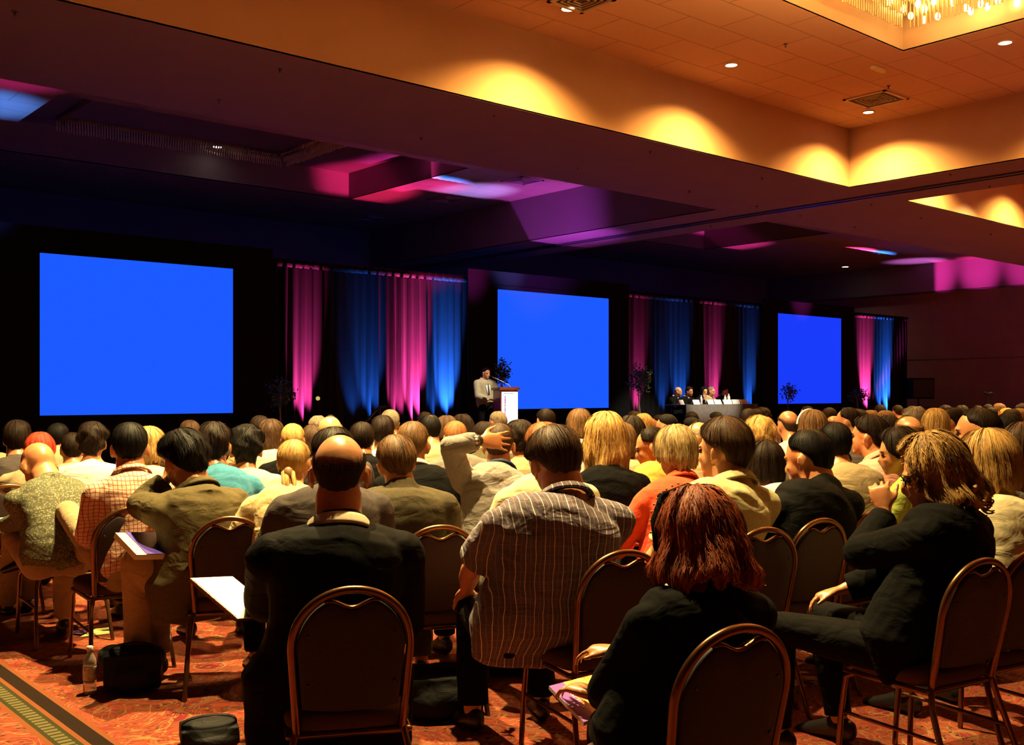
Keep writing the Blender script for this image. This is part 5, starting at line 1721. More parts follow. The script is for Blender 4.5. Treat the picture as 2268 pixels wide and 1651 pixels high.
W14 = hero((651, 973, 5.35), hip=(628, 5.1), face=-14, look=4, pitch=4, hs=-74, bw=0.98, hair='pulled', hairm=H_BLO, skin=SKP, top=T_CRM2, trou=K_DRK, vox=0.010, fold=0.007,
     label='blonde woman with a sleek low ponytail in a cream-yellow jacket')
M17c = seated('asian', 510, 1143, 'banquet chair with a thin red-lit rim left of the bald man', face=-16)
M17 = hero((407, 950, 5.35), hip=(432, 5.22), face=-44, look=-50, pitch=18, tilt=-6, hs=-108, bw=1.15, hair='tousled', hairm=H_BLK, skin=SK, top=T_OLV2, jacket=True, trou=K_KHA, vox=0.010, fold=0.007, hem=0.12, hemw=0.04, slouch=0.07,
     armL=dict(elbow=(312, 1118, 5.35), wrist=(370, 1062, 5.42), dir=(0.5, 0.1, 0.8), nrm=(-0.6, -0.6, 0.2), hand=dict(curl=0.5)), armR='lap',
     legs=[((300, 1245, 5.12), (303, 1462, 5.30)), ((350, 1245, 5.30), (352, 1456, 5.38))], collar=(T_OLV2, 0.035),
     label='black-haired man in an olive jacket leaning his cheek on his raised left hand')
hip = seated('check', 292, 1121, 'banquet chair under the arm of the man in the olive jacket', face=-34)
M18 = hero((288, 935, 5.72), hip=(300, 5.60), face=-34, look=-18, pitch=4, hs=-80, bw=1.08, hair='short', hairm=H_BLK, skin=SK, top=T_CHK, trou=K_KHA, collar=(T_CHK, 0.032), vox=0.010, fold=0.006, hem=0.02,
     armL=dict(elbow=(190, 1185, 5.55), wrist=(235, 1222, 5.85)), armR='lap',
     legs=[((150, 1133, 5.95), (84, 1222, 6.25), (-0.8, 0.5, -0.25)), ((140, 1200, 6.10), (143, 1375, 6.20))],
     label='man in a cream and red checked shirt with khaki legs crossed')
hip = seated('floral', 163, 1096, 'banquet chair right of the man in the patterned green shirt', face=-36)
M19 = hero((84, 980, 6.35), hip=(128, 6.0), face=-40, look=-50, pitch=40, hs=-72, bw=1.12, hair=None, skin=SK, top=T_FLO, sleeve='long', trou=K_KHA, collar=(T_FLO, 0.03), vox=0.011, fold=0.008, slouch=0.10,
     armL=dict(elbow=(60, 1150, 6.3), wrist=(10, 1165, 6.6)), armR='lap',
     legs=[((30, 1190, 6.7), (15, 1345, 6.9)), ((75, 1180, 6.85), (60, 1330, 7.0))],
     label='bald man bent forward in a green and yellow patterned shirt')
seated('leftdark', 18, 1072, 'dark banquet chair cut by the left edge of the photo', face=-36)

# ---- third row
hip = seated('c11', 1096, 1112, 'banquet chair behind the man holding the back of his head', face=-30)
M11 = hero((1105, 937, 5.75), hip=(1082, 5.45), face=-12, look=2, pitch=6, hs=-66, bw=1.05, hair='short', hairm=H_BR, skin=SK, top=T_GRB, trou=K_DRK, vox=0.0075, fold=0.008, sroll=13,
     armL=dict(elbow=(998, 990, 5.48), wrist=(1058, 977, 5.42), dir=(1.0, 0.12, -0.02), nrm=(0.05, -1, 0.25), hand=dict(curl=0.16, spread=0.17, thumb=1.0, side=-1, s=1.12)), armR='lap', collar=(C_NAVY, 0.025),
     label='man in a grey shirt with a watch, holding the back of his head')
M13 = hero((914, 933, 6.0), hip=(955, 5.8), face=-14, look=4, pitch=6, hs=-74, bw=1.1, hair='short', hairm=H_LBR, skin=SK, top=T_BLK2, trou=K_DRK, collar=(C_WHT, 0.035), vox=0.011,
     label='man with sandy hair, pale checked collar over a black sweater')
M35 = hero((1204, 934, 5.2), hip=(1190, 4.95), face=-20, look=-20, pitch=14, hs=-86, bw=1.12, hair='recede', hairm=H_GNG, skin=SKP, top=T_CRM, trou=K_GRY, vox=0.011,
     label='ginger balding man in a cream sweater hidden behind the pinstriped shirt')
hip = seated('w8', 1426, 1110, 'banquet chair right of the pinstriped shoulder, below the orange top', face=-26)
W8 = hero((1497, 940, 5.5), hip=(1480, 5.3), face=-18, look=-14, pitch=8, hs=-92, bw=1.0, hair='shortbob', hairm=H_ASH, skin=SKP, top=T_RED, trou=K_DRK, vox=0.010, fold=0.006, collar=(T_RED, 0.04),
     label='woman with short ash-blonde hair in a red-orange top')
W10 = hero((1342, 911, 5.9), hip=(1340, 5.7), face=-14, look=4, pitch=2, hs=-90, bw=1.02, hair='long', hairm=H_BLO, hairtop=0.004, top=T_BLK2, trou=K_DRK, vox=0.011,
     label='woman with long tousled golden hair in a black top')
M9 = hero((1444, 945, 6.3), hip=(1425, 6.1), face=-35, look=-78, pitch=16, hs=-50, bw=1.0, hair='recede', hairm=H_DBR, skin=SK, top=T_YEL, trou=K_DRK, vox=0.010, eyes=True,
     label='man in a yellow-orange shirt seen in profile, looking down to the left')
M16 = hero((474, 934, 6.1), hip=(500, 5.9), face=-20, look=-10, pitch=4, hs=-80, bw=1.05, hair='tousled', hairm=H_DBR, top=T_TEAL, trou=K_DRK, vox=0.012, fold=0.007,
     label='dark-haired person in a bright teal shirt')
W25 = hero((545, 940, 6.9), hip=(552, 6.7), face=-20, look=-10, pitch=10, hs=-80, bw=1.05, hair='curly', hairm=H_BLK, top=T_CRM, trou=K_DRK, vox=0.013, hs_=None) if False else \
      hero((545, 940, 6.9), hip=(552, 6.7), face=-20, look=-10, pitch=10, hs=-84, bw=1.05, hair='curly', hairm=H_BLK, top=T_CRM, trou=K_DRK, vox=0.013,
     label='person with black curly hair in a cream shirt left of the ponytail')
MV = 0.014
def mid(px, py, d, hs, hair, hm, top, label, **k):
    k.setdefault('face', -20); k.setdefault('look', k['face'] + random.Random(int(px)).uniform(-8, 22))
    k.setdefault('bw', 1.05); k.setdefault('trou', K_DRK); k.setdefault('vox', MV); k.setdefault('fine', 0.7)
    hd = R(CAM_HEAD + k['face'])
    best = None
    for off in (0, .12, -.12, .25, -.25, .4, -.4, .55, -.55, .7, -.7, .85, -.85):
        q = P(px, py, d + off)[:2] - np.array([math.sin(hd), math.cos(hd)]) * 0.16
        m_ = min(np.linalg.norm(q - o_) for _, o_, _ in heroes)
        if best is None or m_ > best[0] + 1e-6:
            best = (m_, off)
        if m_ > 0.50:
            best = (m_, off); break
    d = d + best[1]
    return hero((px, py, d), hs=-hs, hair=hair, hairm=hm, top=top, label=label, **k)
mid(205, 934, 6.9, 68, 'curly', H_DBR, T_WHT, 'person with dark curly hair, white sleeves', pitch=6)
mid(160, 958, 7.8, 52, 'short', H_DBR, T_TAN, 'person in tan shirt nearly hidden left of the curly dark hair', face=-26)
mid(88, 957, 7.6, 46, 'shortbob', H_RED2, T_TAN, 'person with bright red hair behind the bald bent man')
mid(38, 930, 7.3, 62, 'fuller', H_DBR, T_DGR, 'person with dark hair in a grey jacket at the left edge', face=-28)
mid(128, 937, 8.2, 44, 'short', H_BLK, T_TAN, 'dark-haired man in a tan shirt behind the bright red hair')
mid(331, 944, 6.7, 50, 'bob', H_BLO, T_CRM, 'blonde woman in a cream top behind the checked shirt')
mid(600, 928, 8.4, 48, 'long', H_BR, T_CRM, 'woman with long straight brown hair and a cream collar')
mid(648, 938, 7.4, 42, 'pulled', H_BLO, T_BLK2, 'blonde woman with hair pinned up, directly behind the ponytail', )
mid(731, 922, 6.6, 58, 'fringe', H_FRG, T_DGR, 'balding man with a shiny pale crown behind the grey suit', skin=SKP)
mid(694, 940, 7.2, 40, 'bob', H_BR, T_BLK2, 'brown-haired woman half hidden left of the shiny crown')
mid(801, 934, 7.2, 50, 'short', H_DBR, T_BLK2, 'man with close dark hair right of the shiny crown')
mid(848, 920, 7.6, 50, 'fuller', H_DBR, T_WHT, 'man with dark brown hair and a white collar, left of the sandy hair')
mid(864, 907, 9.6, 36, 'short', H_GRY, T_CRM, 'grey-haired person in front of the magenta curtain')
mid(953, 918, 7.8, 46, 'spot', H_BLK, T_TAN, 'dark-haired man with a small bald spot in a tan jacket, below the blue curtain')
mid(1008, 932, 7.6, 46, 'short', H_GNG, T_GREY, 'person with auburn hair left of the raised hand', )
mid(1152, 930, 7.2, 46, 'curly', H_DBR, T_TAN, 'person with dark curly hair right of the raised hand')
mid(1283, 905, 8.4, 44, 'bob', H_LBR, T_WHT, 'person with light brown hair and a white collar below the centre screen')
mid(1208, 905, 9.8, 42, 'short', H_DBR, T_BLK2, 'dark head silhouetted against the lower edge of the centre screen')
mid(1398, 920, 7.6, 48, 'long', H_DBR, T_GREY, 'woman with long dark hair right of the golden hair', )
mid(1376, 935, 6.7, 60, 'bob', H_LBR, T_TAN, 'broad person in a tan jacket between the golden and ash-blonde hair', bw=1.25)
mid(1684, 920, 6.9, 62, 'curly', H_BLO, T_GREY, 'person with short curly blonde hair right of the pale yellow polo', hwidth=0.92)
mid(1697, 975, 5.9, 76, 'bob', H_DBR, T_WHT, 'dark brown bob over a white shirt, next to the black jacket', vox=0.012)
mid(1746, 910, 8.3, 40, 'fringe', H_FRD, T_WHT, 'man with a round bald crown and white collar', skin=SK)
HB = mid(1800, 907, 8.2, 44, 'bob', H_LBR, T_BLK2, 'woman with light brown hair and a pale headband')
mid(1850, 935, 6.4, 70, 'fuller', H_BLK, T_TAN, 'black-haired man in a light olive-cream shirt', bw=1.12, vox=0.012)
mid(1926, 918, 6.7, 70, 'fuller', H_DBR, T_PNK, 'man in a pink shirt looking left', face=-30, look=-58, eyes=True, vox=0.011, bw=1.1, collar=(T_PNK, 0.035))
mid(1992, 945, 5.5, 74, 'shortbob', H_DBR, T_GRN, 'dark-haired woman in a green top seen in profile', face=-40, look=-74, pitch=10, eyes=True, vox=0.011)
mid(2012, 922, 7.0, 58, 'fringe', H_LBR, T_GREY, 'balding man with an orange-lit crown right of the pink shirt', skin=SK)
mid(1968, 920, 7.6, 44, 'short', H_DBR, T_WHT, 'man in a white shirt between the pink shirt and the balding crown', look=-60)
mid(2072, 904, 8.2, 48, 'shortbob', H_BLO, T_GREY, 'blonde woman in the row beyond the curled streaked hair')
mid(2028, 900, 9.2, 42, 'curly', H_GRY, T_GREY, 'person with pale grey curly hair left of the blonde')
mid(2110, 903, 8.6, 38, 'short', H_DBR, T_TAN, 'dark-haired man seen partly from the side, right of the blonde', look=-55)
mid(2168, 903, 5.9, 92, 'crew', H_DBR, T_GREY, 'big man with cropped dark hair in profile behind the blonde bob', face=-35, look=-68, eyes=True, vox=0.011, bw=1.2)
mid(2232, 915, 7.3, 50, 'short', H_BLK, T_WHT, 'black-haired person in a white shirt at the right edge')
mid(2262, 935, 5.6, 74, 'shortbob', H_BR, T_GREY, 'brown-haired person cut by the right edge, beyond the cream sweater', vox=0.012)
mid(1548, 935, 7.4, 46, 'fringe', H_FRG, T_TAN, 'older man nearly hidden left of the thick brown hair', look=-70)
mid(1658, 905, 9.4, 40, 'short', H_DBR, T_BRN, 'dark head right in front of the panel table')
mid(1878, 902, 8.6, 40, 'recede', H_DBR, T_GREY, 'man with receding dark hair looking left below the right screen', look=-60)
# ---- things worn or held by the near people
def part(I, name, g, mat, **k):
    return obj(name, g, mat, I['root'], **k)
# ears-to-ears details: sunglasses on the auburn hair
I = REDH
pts = [head_pt(I, (s * x, y, z)) for s, x, y, z in ((-1, 0.119, -0.01, -0.01), (-1, 0.117, 0.0, 0.065), (-1, 0.080, 0.022, 0.135), (1, 0.0, 0.030, 0.162), (1, 0.080, 0.022, 0.135), (1, 0.117, 0.0, 0.065), (1, 0.119, -0.01, -0.01))]
gl = part(I, 'sunglasses', G().tube(pts, 0.006, 0.010, (0, 0, 1), 8), M_BLACK)
for k in range(9):
    a = math.pi * (0.30 + 0.05 * k)
    obj('rhinestone', G().ell(head_pt(I, (0.124 * math.cos(a + 0.9), 0.012, 0.02 + 0.146 * math.sin(a + 0.9) ** 0.7)), (0.0035,) * 3, None, 8, 6), plain('rhinestone', (0.95, 0.92, 0.85), 0.05, 0.6), gl)
for s in (-1, 1):
    obj('lens', G().ell(head_pt(I, (s * 0.042, 0.072, 0.140)), np.array((0.034, 0.008, 0.022)), I['Rh'] @ rotx(R(55)), 14, 8), plain('dark_lens', (0.01, 0.01, 0.01), 0.08), gl)
# glasses + earring + pen for the woman at the right
I = W4
g = G()
for s in (-1, 1):
    a = np.linspace(0, 2 * math.pi, 17)[:-1]
    g.tube([head_pt(I, (s * 0.032 + 0.023 * math.cos(t), 0.098 - 0.008 * abs(math.cos(t)), 0.0 + 0.017 * math.sin(t))) for t in a], 0.0022, None, (0, 1, 0), 6, closed=True)
    g.tube([head_pt(I, (s * 0.056, 0.090, 0.006)), head_pt(I, (s * 0.078, 0.05, 0.004)), head_pt(I, (s * 0.084, -0.005, 0.0))], 0.0022, None, (0, 0, 1), 6)
g.tube([head_pt(I, (-0.010, 0.099, 0.004)), head_pt(I, (0.010, 0.099, 0.004))], 0.0022, None, (0, 0, 1), 6)
part(I, 'glasses', g, M_BLACK)
part(I, 'earring', G().ell(head_pt(I, (-0.086, -0.005, -0.062)), (0.007, 0.007, 0.007), None, 10, 8), plain('pearl', (0.9, 0.85, 0.7), 0.15))
# loose curls around the ends of her hair
curl = G(); rq = random.Random(9)
for k in range(34):
    a = math.pi * (0.42 + 1.16 * rq.random())
    r0 = 0.118 + 0.02 * rq.random(); z0 = -0.045 - 0.05 * rq.random(); rad = 0.012 + 0.008 * rq.random()
    pts = []
    for i in range(22):
        t_ = i / 21; q_ = t_ * 9.5 + k
        pts.append(head_pt(I, ((r0 + 0.018 * t_ + rad * math.cos(q_) * t_ ** .5) * math.sin(a), (r0 + 0.018 * t_ + rad * math.cos(q_) * t_ ** .5) * math.cos(a) - 0.012, z0 - 0.075 * t_ + rad * math.sin(q_))))
    curl.tube(pts, np.linspace(0.010, 0.0025, 22), None, (0.3, 0.2, 1), 6)
vv = curl.verts()
link('curls', mkmesh('curls', vv, curl.f, True, False, np.stack([vv[:, 0] * 2 % 1, vv[:, 2] * 4], 1)), H_BLO2, I['root'])
# silver trim along the hem of her jacket
pp = [P(*q) for q in ((1905, 1318, 4.30), (1862, 1330, 4.22), (1820, 1375, 4.10), (1797, 1410, 3.98), (1812, 1445, 3.88), (1850, 1462, 3.82), (1905, 1470, 3.78), (1985, 1478, 3.72))]
Wr = I['arms'][0][3]
def loc2w(I, p):
    return I['org'] + I['Rv'] * p[0] + I['F'] * p[1] + np.array([0, 0, p[2]])
a = loc2w(I, Wr + np.array([0.0, 0.05, 0.085]))
p0, p1 = P(1932, 1112, to_px(a)[2] + 0.02), P(1977, 1103, to_px(a)[2] - 0.0)
t = empty('pen', tuple(p0), 0, label='red pen in the raised hand of the woman with glasses', category='pen')
obj('barrel', G().tube([(0, 0, 0), tuple((p1 - p0) * 0.6)], 0.006, None, (0, 0, 1), 8), plain('pen_red', (0.7, 0.04, 0.02), 0.4), t)
obj('grip', G().tube([tuple((p1 - p0) * 0.6), tuple(p1 - p0)], 0.0055, None, (0, 0, 1), 8), M_CARD, t)
# lanyards
def lanyard(I, mat, tag=True):
    ax = unit(I['H'] - I['NB'])
    c = I['NB'] + ax * 0.012
    V = []
    n = 48
    xx = I['Xs']; yy = unit(np.cross(ax, xx))
    pts = []
    for i in range(n):
        a = 2 * math.pi * i / n
        front = max(0, math.sin(a))
        pts.append(c + xx * 0.080 * I['hs'] * math.cos(a) * (1 + 0.1 * front) + yy * (0.083 * I['hs']) * math.sin(a) * (1 + 0.6 * front) - ax * 0.10 * front)
    part(I, 'lanyard', G().tube(pts, 0.013, 0.002, (0, 0, 1), 6, closed=True), mat)
lanyard(STR, cloth('blue_lanyard', (0.03, 0.07, 0.14), 0.7, 0.1))
lanyard(M11, plain('black_lanyard', (0.012, 0.012, 0.014), 0.5))
obj_clip = part(STR, 'lanyard_clip', G().tube([STR['NB'] + np.array([0.095, 0.0, 0.0]), STR['NB'] + np.array([0.10, 0.03, -0.02])], 0.006, None, (0, 0, 1), 8), plain('silver', (0.8, 0.78, 0.7), 0.25, 0.8))
# wrist watch
side, S0, El, Wr, Dr, Nn, ha = M11['arms'][0]
u = unit(Wr - El)
wt = part(M11, 'wrist_watch', G().tube([Wr - u * 0.022, Wr - u * 0.002], 0.034, None, (0, 1, 0), 16), plain('watch_strap', (0.03, 0.025, 0.02), 0.3, 0.4))
obj('watch_face', G().tube([Wr - u * 0.012 + np.array([0, -0.031, 0]), Wr - u * 0.012 + np.array([0, -0.038, 0])], 0.018, None, (1, 0, 0), 16, 'flat'), plain('watch_metal', (0.5, 0.45, 0.35), 0.25, 0.9), wt)
# ponytail of the blonde woman
I = W14
def strands(pts, r, mat, name, parent, seed=0, n=14):
    rs = np.random.RandomState(seed)
    g = G()
    pts = np.asarray(pts, float)
    k = len(pts)
    tt = np.linspace(0, 1, k)
    for i in range(n):
        a = rs.uniform(0, 6.28); q = rs.uniform(0.2, 1.0)
        off = np.stack([q * r * np.sin(np.pi * np.clip(tt * 0.85 + 0.12, 0, 1)) * math.cos(a), 0.7 * q * r * np.sin(np.pi * np.clip(tt * 0.85 + 0.12, 0, 1)) * math.sin(a), 0 * tt], 1)
        g.tube(pts + off, r * 0.42 * (1 - 0.75 * tt ** 2), None, (1, 0.1, 0), 7)
    me = mkmesh(name, g.verts(), g.f, True, False, np.stack([(g.verts()[:, 0] * 3) % 1, g.verts()[:, 2] * 3], 1))
    return link(name, me, mat, parent)
b0 = head_pt(I, (0, -0.112, -0.045))
strands([b0 + np.array([0, 0.02, 0.008]), b0 + np.array([0, -0.018, 0.0]), b0 + np.array([0.004, -0.062, -0.05]), b0 + np.array([0.010, -0.105, -0.12]), b0 + np.array([0.014, -0.135, -0.20])], 0.034, H_BLO, 'ponytail', I['root'], 3, 18)
part(I, 'hair_tie', G().tube([b0 + np.array([0, -0.022, 0.008]), b0 + np.array([0, -0.030, -0.012])], 0.024, None, (1, 0, 0), 12), plain('hair_tie', (0.25, 0.12, 0.05), 0.6))
# headband of the woman near the right screen
pts = [head_pt(HB, (0.105 * math.cos(t_), 0.035, 0.02 + 0.122 * math.sin(t_))) for t_ in np.linspace(0.1, math.pi - 0.1, 14)]
part(HB, 'headband', G().tube(pts, 0.010, 0.004, (0, 1, 0), 8), M_CARD)
# ---- spiral notepad of the bald man
def sheet_thing(name, cs, th, mats, label, cat, loc_i=0):
    """box-like pad from four corner points (counter-clockwise), thickness th downward"""
    cs = [np.array(c, float) for c in cs]
    o = cs[loc_i].copy()
    nrm = unit(np.cross(cs[1] - cs[0], cs[3] - cs[0]))
    if nrm[2] < 0: nrm = -nrm
    t = empty(name, tuple(o), 0, label=label, category=cat)
    return t, [c - o for c in cs], nrm
def slab(cs, nrm, z0, z1):
    V = [c + nrm * z0 for c in cs] + [c + nrm * z1 for c in cs]
    return G().add(V, [(3, 2, 1, 0), (4, 5, 6, 7), (0, 1, 5, 4), (1, 2, 6, 5), (2, 3, 7, 6), (3, 0, 4, 7)])
M_PAPER = plain('paper', (0.95, 0.90, 0.78), 0.6)
cs = [P(421, 1281, 3.86), P(515, 1277, 3.98), P(556, 1310, 3.88), P(526, 1371, 3.68)]
cs[2] = cs[1] + (cs[3] - cs[0]) * 0.62
t, c, nn = sheet_thing('spiral_notepad', cs, 0.01, None, 'open white spiral notepad held by the bald man in black', 'notepad')
c[2] = c[1] + (c[3] - c[0]) * 0.98
obj('page', slab(c, nn, -0.003, 0.0), M_PAPER, t, False)
obj('cover', slab(c, nn, -0.012, -0.004), plain('pad_cover', (0.20, 0.03, 0.03), 0.6), t, False)
g = G()
for i in range(28):
    q = c[0] + (c[3] - c[0]) * (0.03 + 0.94 * i / 27)
    e = unit(c[0] - c[1]); d3 = unit(c[3] - c[0])
    a = np.linspace(0, 2 * math.pi, 9)[:-1]
    g.tube([q + e * 0.006 * math.cos(x) + nn * (0.008 * math.sin(x) - 0.005) for x in a], 0.0011, None, tuple(d3), 5, closed=True)
obj('spiral_wire', g, plain('wire', (0.25, 0.12, 0.10), 0.3, 0.8), t)
# ---- programme booklet on the auburn woman's lap
cs = [P(1216, 1520, 3.42), P(1318, 1494, 3.55), P(1390, 1570, 3.30), P(1293, 1600, 3.17)]
t, c, nn = sheet_thing('programme_booklet', cs, 0.01, None, 'purple and orange programme booklet with white lettering on the lap of the auburn-haired woman', 'booklet')
def m_book():
    m, nt, b = _nt('booklet_cover')
    uv = sepxyz(nt, coord(nt, 'UV'))
    n = noise(nt, coord(nt, 'UV', (9, 2.5, 1)), 1.0, 4, 0.6, 1.0)
    body = ramp(nt, n, [(0.3, (0.45, 0.10, 0.16)), (0.5, (0.80, 0.42, 0.06)), (0.7, (0.85, 0.62, 0.40))])
    band = math_(nt, 'LESS_THAN', uv[0], 0.30)
    c_ = mixc(nt, band, body, (0.30, 0.11, 0.50))
    nt.links.new(c_, b.inputs['Base Color'])
    b.inputs['Roughness'].default_value = 0.35
    return m
me = mkmesh('cover', np.array(c), [(0, 1, 2, 3)], False, False, np.array([(0, 0), (1, 0), (1, 1), (0, 1)]))
link('cover', me, m_book(), t)
obj('pages', slab(c, nn, -0.012, -0.0005), M_PAPER, t, False)
# white lettering (unreadable in the photo) as rows of short strokes along the spine
ex, ey = unit(c[1] - c[0]), unit(c[3] - c[0])
g = G(); rr = random.Random(5)
for row, (u0, sz) in enumerate(((0.045, 0.017),)):
    v = 0.03
    Lg = np.linalg.norm(c[3] - c[0])
    while v < Lg - 0.05:
        w_ = rr.uniform(0.007, 0.012)
        if rr.random() < 0.85:
            q = c[0] + ex * u0 + ey * v
            h_ = sz * rr.choice((0.6, 0.6, 1.0))
            g.add([q + nn * .0006, q + ex * h_ + nn * .0006, q + ex * h_ + ey * w_ * .5 + nn * .0006, q + ey * w_ * .5 + nn * .0006], [(0, 1, 2, 3)])
            q2 = q + ey * w_ * 0.5
            g.add([q2 + nn * .0006, q2 + ex * h_ * .35 + nn * .0006, q2 + ex * h_ * .35 + ey * w_ * .4 + nn * .0006, q2 + ey * w_ * .4 + nn * .0006], [(0, 1, 2, 3)])
        v += w_ + 0.004
obj('lettering', g, M_CARD, t, False)
# ---- book on the lap of the man in olive
cs = [P(256, 1179, 5.05), P(345, 1180, 5.30), P(365, 1228, 5.12), P(303, 1228, 4.86)]
t, c, nn = sheet_thing('book', cs, 0.01, None, 'purple book with cream page edge on the knees of the man in the olive jacket', 'book')
c[2] = c[1] + (c[3] - c[0])
obj('pages', slab(c, nn, -0.030, -0.003), plain('cream_pages', (0.85, 0.78, 0.45), 0.7), t, False)
a = 0.24
c2 = [c[0] + (c[1] - c[0]) * a, c[1], c[2], c[3] + (c[2] - c[3]) * a]
obj('cover', slab(c2, nn, -0.002, 0.001), plain('purple_cover', (0.10, 0.06, 0.42), 0.35), t, False)
# ---- paper on the floor, bags, bottle
q = [P_at_z(px, py, 0.004) for px, py in ((178, 1412), (212, 1394), (246, 1391), (244, 1404))]
t, c, nn = sheet_thing('floor_papers', q, 0, None, 'pale green and purple leaflet lying on the carpet behind the water bottle', 'leaflet')
obj('sheet', slab(c, nn, 0, 0.003), plain('pale_green_paper', (0.75, 0.85, 0.30), 0.6), t, False)
q2 = [np.array(x) for x in (c[0] * 1.0 + np.array([0.02, 0.05, 0]), c[1] * 0.9, c[1] * .9 + (c[0] - c[1]) * .1 + np.array([-.12, .05, 0]), c[0] + np.array([-0.02, .12, 0]))]
obj('purple_sheet', slab(q2, nn, 0.004, 0.006), plain('purple_paper', (0.14, 0.05, 0.22), 0.5), t, False)
p = P_at_z(199, 1535, 0.0)
water_bottle((p[0], p[1], 0.001), 1.02, 'clear plastic water bottle with a white cap standing on the carpet beside the black bag', (M_CLR, M_LBL, M_CAP))
M_BAG = cloth('bag_nylon', (0.012, 0.012, 0.013), 0.6, 0.8)
def bag(px, py, w_, d_, h_, head, label, strap=True, seed=0):
    p = P_at_z(px, py, 0)
    t = empty('bag', (p[0], p[1], 0), head, label=label, category='bag')
    g = G().box((-w_ / 2, 0, 0.015), (w_ / 2, d_, h_ * 0.8))
    g.tube([(-w_ / 2 + .03, d_ / 2, h_ * 0.72), (w_ / 2 - .03, d_ / 2, h_ * 0.68)], [d_ * .42, d_ * .45], [h_ * .25, h_ * .22], (0, 1, 0), 16)
    g.ell((0, 0.0, h_ * 0.35), (w_ * 0.4, 0.045, h_ * 0.28), None, 16, 10)
    link('bag_body', fuse('bag_body', g, 0.012, 5, 0.010, seed), M_BAG, t)
    if strap:
        a = np.linspace(0, math.pi, 14)
        obj('strap', G().tube([(0.09 * math.cos(x) * 1.2, d_ / 2 - 0.02 - 0.05 * math.sin(x), h_ * 0.86 + 0.045 * math.sin(x)) for x in a], 0.014, 0.004, (0, 1, 0), 8), M_BAG, t)
    return t
bag(292, 1540, 0.27, 0.16, 0.24, 24, 'black bag on the carpet right of the water bottle', True, 2)
bag(466, 1668, 0.24, 0.18, 0.12, 20, 'black bag at the bottom edge left of the bald man', True, 3)
bag(985, 1600, 0.36, 0.24, 0.24, 30, 'dark bag under the chairs between the bald man and the pinstriped shirt', True, 4)
bag(1140, 1500, 0.26, 0.2, 0.3, 10, 'dark bag standing between the legs of the pinstriped man chair', False, 5)

q = P(9, 1180, 6.62)
t = empty('paper_cup', tuple(q), 0, label='white paper cup held by the bald man in the patterned shirt', category='cup')
obj('cup_body', lathe(G(), [(0.028, 0.0), (0.038, 0.09), (0.040, 0.092), (0.036, 0.090), (0.027, 0.004)], (0, 0, 0), 20), M_CARD, t)
# ================================================================== ON THE STAGE
sp = P(1076, 870, 22.1)
SPK = person((0.0, 0.02, 1.475), loc=(sp[0], sp[1], SZ), face=150, look=140, pitch=8, hs=1.0, bw=1.02, hair='short', hairm=H_BLK, skin=SKP, top=T_SPK, jacket=True, trou=K_DRK, standing=True, hip_z=0.84, collar=(C_WHT, 0.04),
     armL=dict(lw=(-0.16, 0.30, 1.03), pole=(-1, -0.6, -0.5)), armR=dict(lw=(0.07, 0.24, 0.92), pole=(1, -0.6, -0.5), dir=(-1, 0.3, 0)), vox=0.011, eyes=True, hem=0.06, slouch=0.0, label='dark-haired speaker in a sand blazer and black trousers standing at the lectern')
# white shirt front, tie and badge
I = SPK
pp = [I['Q'](t_) + np.array([0, 0.150 - 0.05 * max(0, t_ - 0.6) * 2, 0]) for t_ in (0.35, 0.6, 0.8, 0.93)]
part(I, 'shirt_front', G().tube(pp, [0.03, 0.05, 0.06, 0.045], 0.012, (1, 0, 0), 10), M_CARD)
part(I, 'necktie', G().tube([q + np.array([0, 0.012, 0]) for q in pp], [0.022, 0.02, 0.015, 0.012], 0.005, (1, 0, 0), 8), plain('tie_dark', (0.03, 0.03, 0.04), 0.5))
pans = [(1498, 16.95, -20, 'fringe', H_FRG, SKP, T_BLK, 'table', 'bald panelist in a dark suit at the left end of the table'),
        (1523, 17.0, 0, 'fuller', H_DBR, SK, T_BLK, 'table', 'dark-haired panelist second from the left at the table'),
        (1556, 17.0, 15, 'bob', H_BLK, SKP, T_BLK2, 'chin', 'black-haired panelist resting chin on hand in the middle of the table'),
        (1572, 16.9, -10, 'short', H_GRY, SKP, T_TAN, 'table', 'pale-haired panelist in a tan jacket, middle of the table'),
        (1601, 16.95, -25, 'short', H_DBR, SK, T_BLK, 'chin', 'panelist with brown hair and dark suit at the right of the table')]
for px, y, dl_, hr, hm, sk, tp, arm, lab in pans:
    q = P_at_Y(px, 870, y)
    person((0.0, 0.06, 1.09), loc=(q[0], y, SZ), face=139 + dl_ * 0.3, look=139 + dl_, pitch=6, hs=1.0, bw=1.0, hair=hr, hairm=hm, skin=sk, top=tp, jacket=tp is T_BLK, trou=K_DRK, collar=(C_WHT, 0.03), armL='table', armR=arm, vox=0.015, eyes=True, fine=0.5, hip_z=0.48, label=lab)

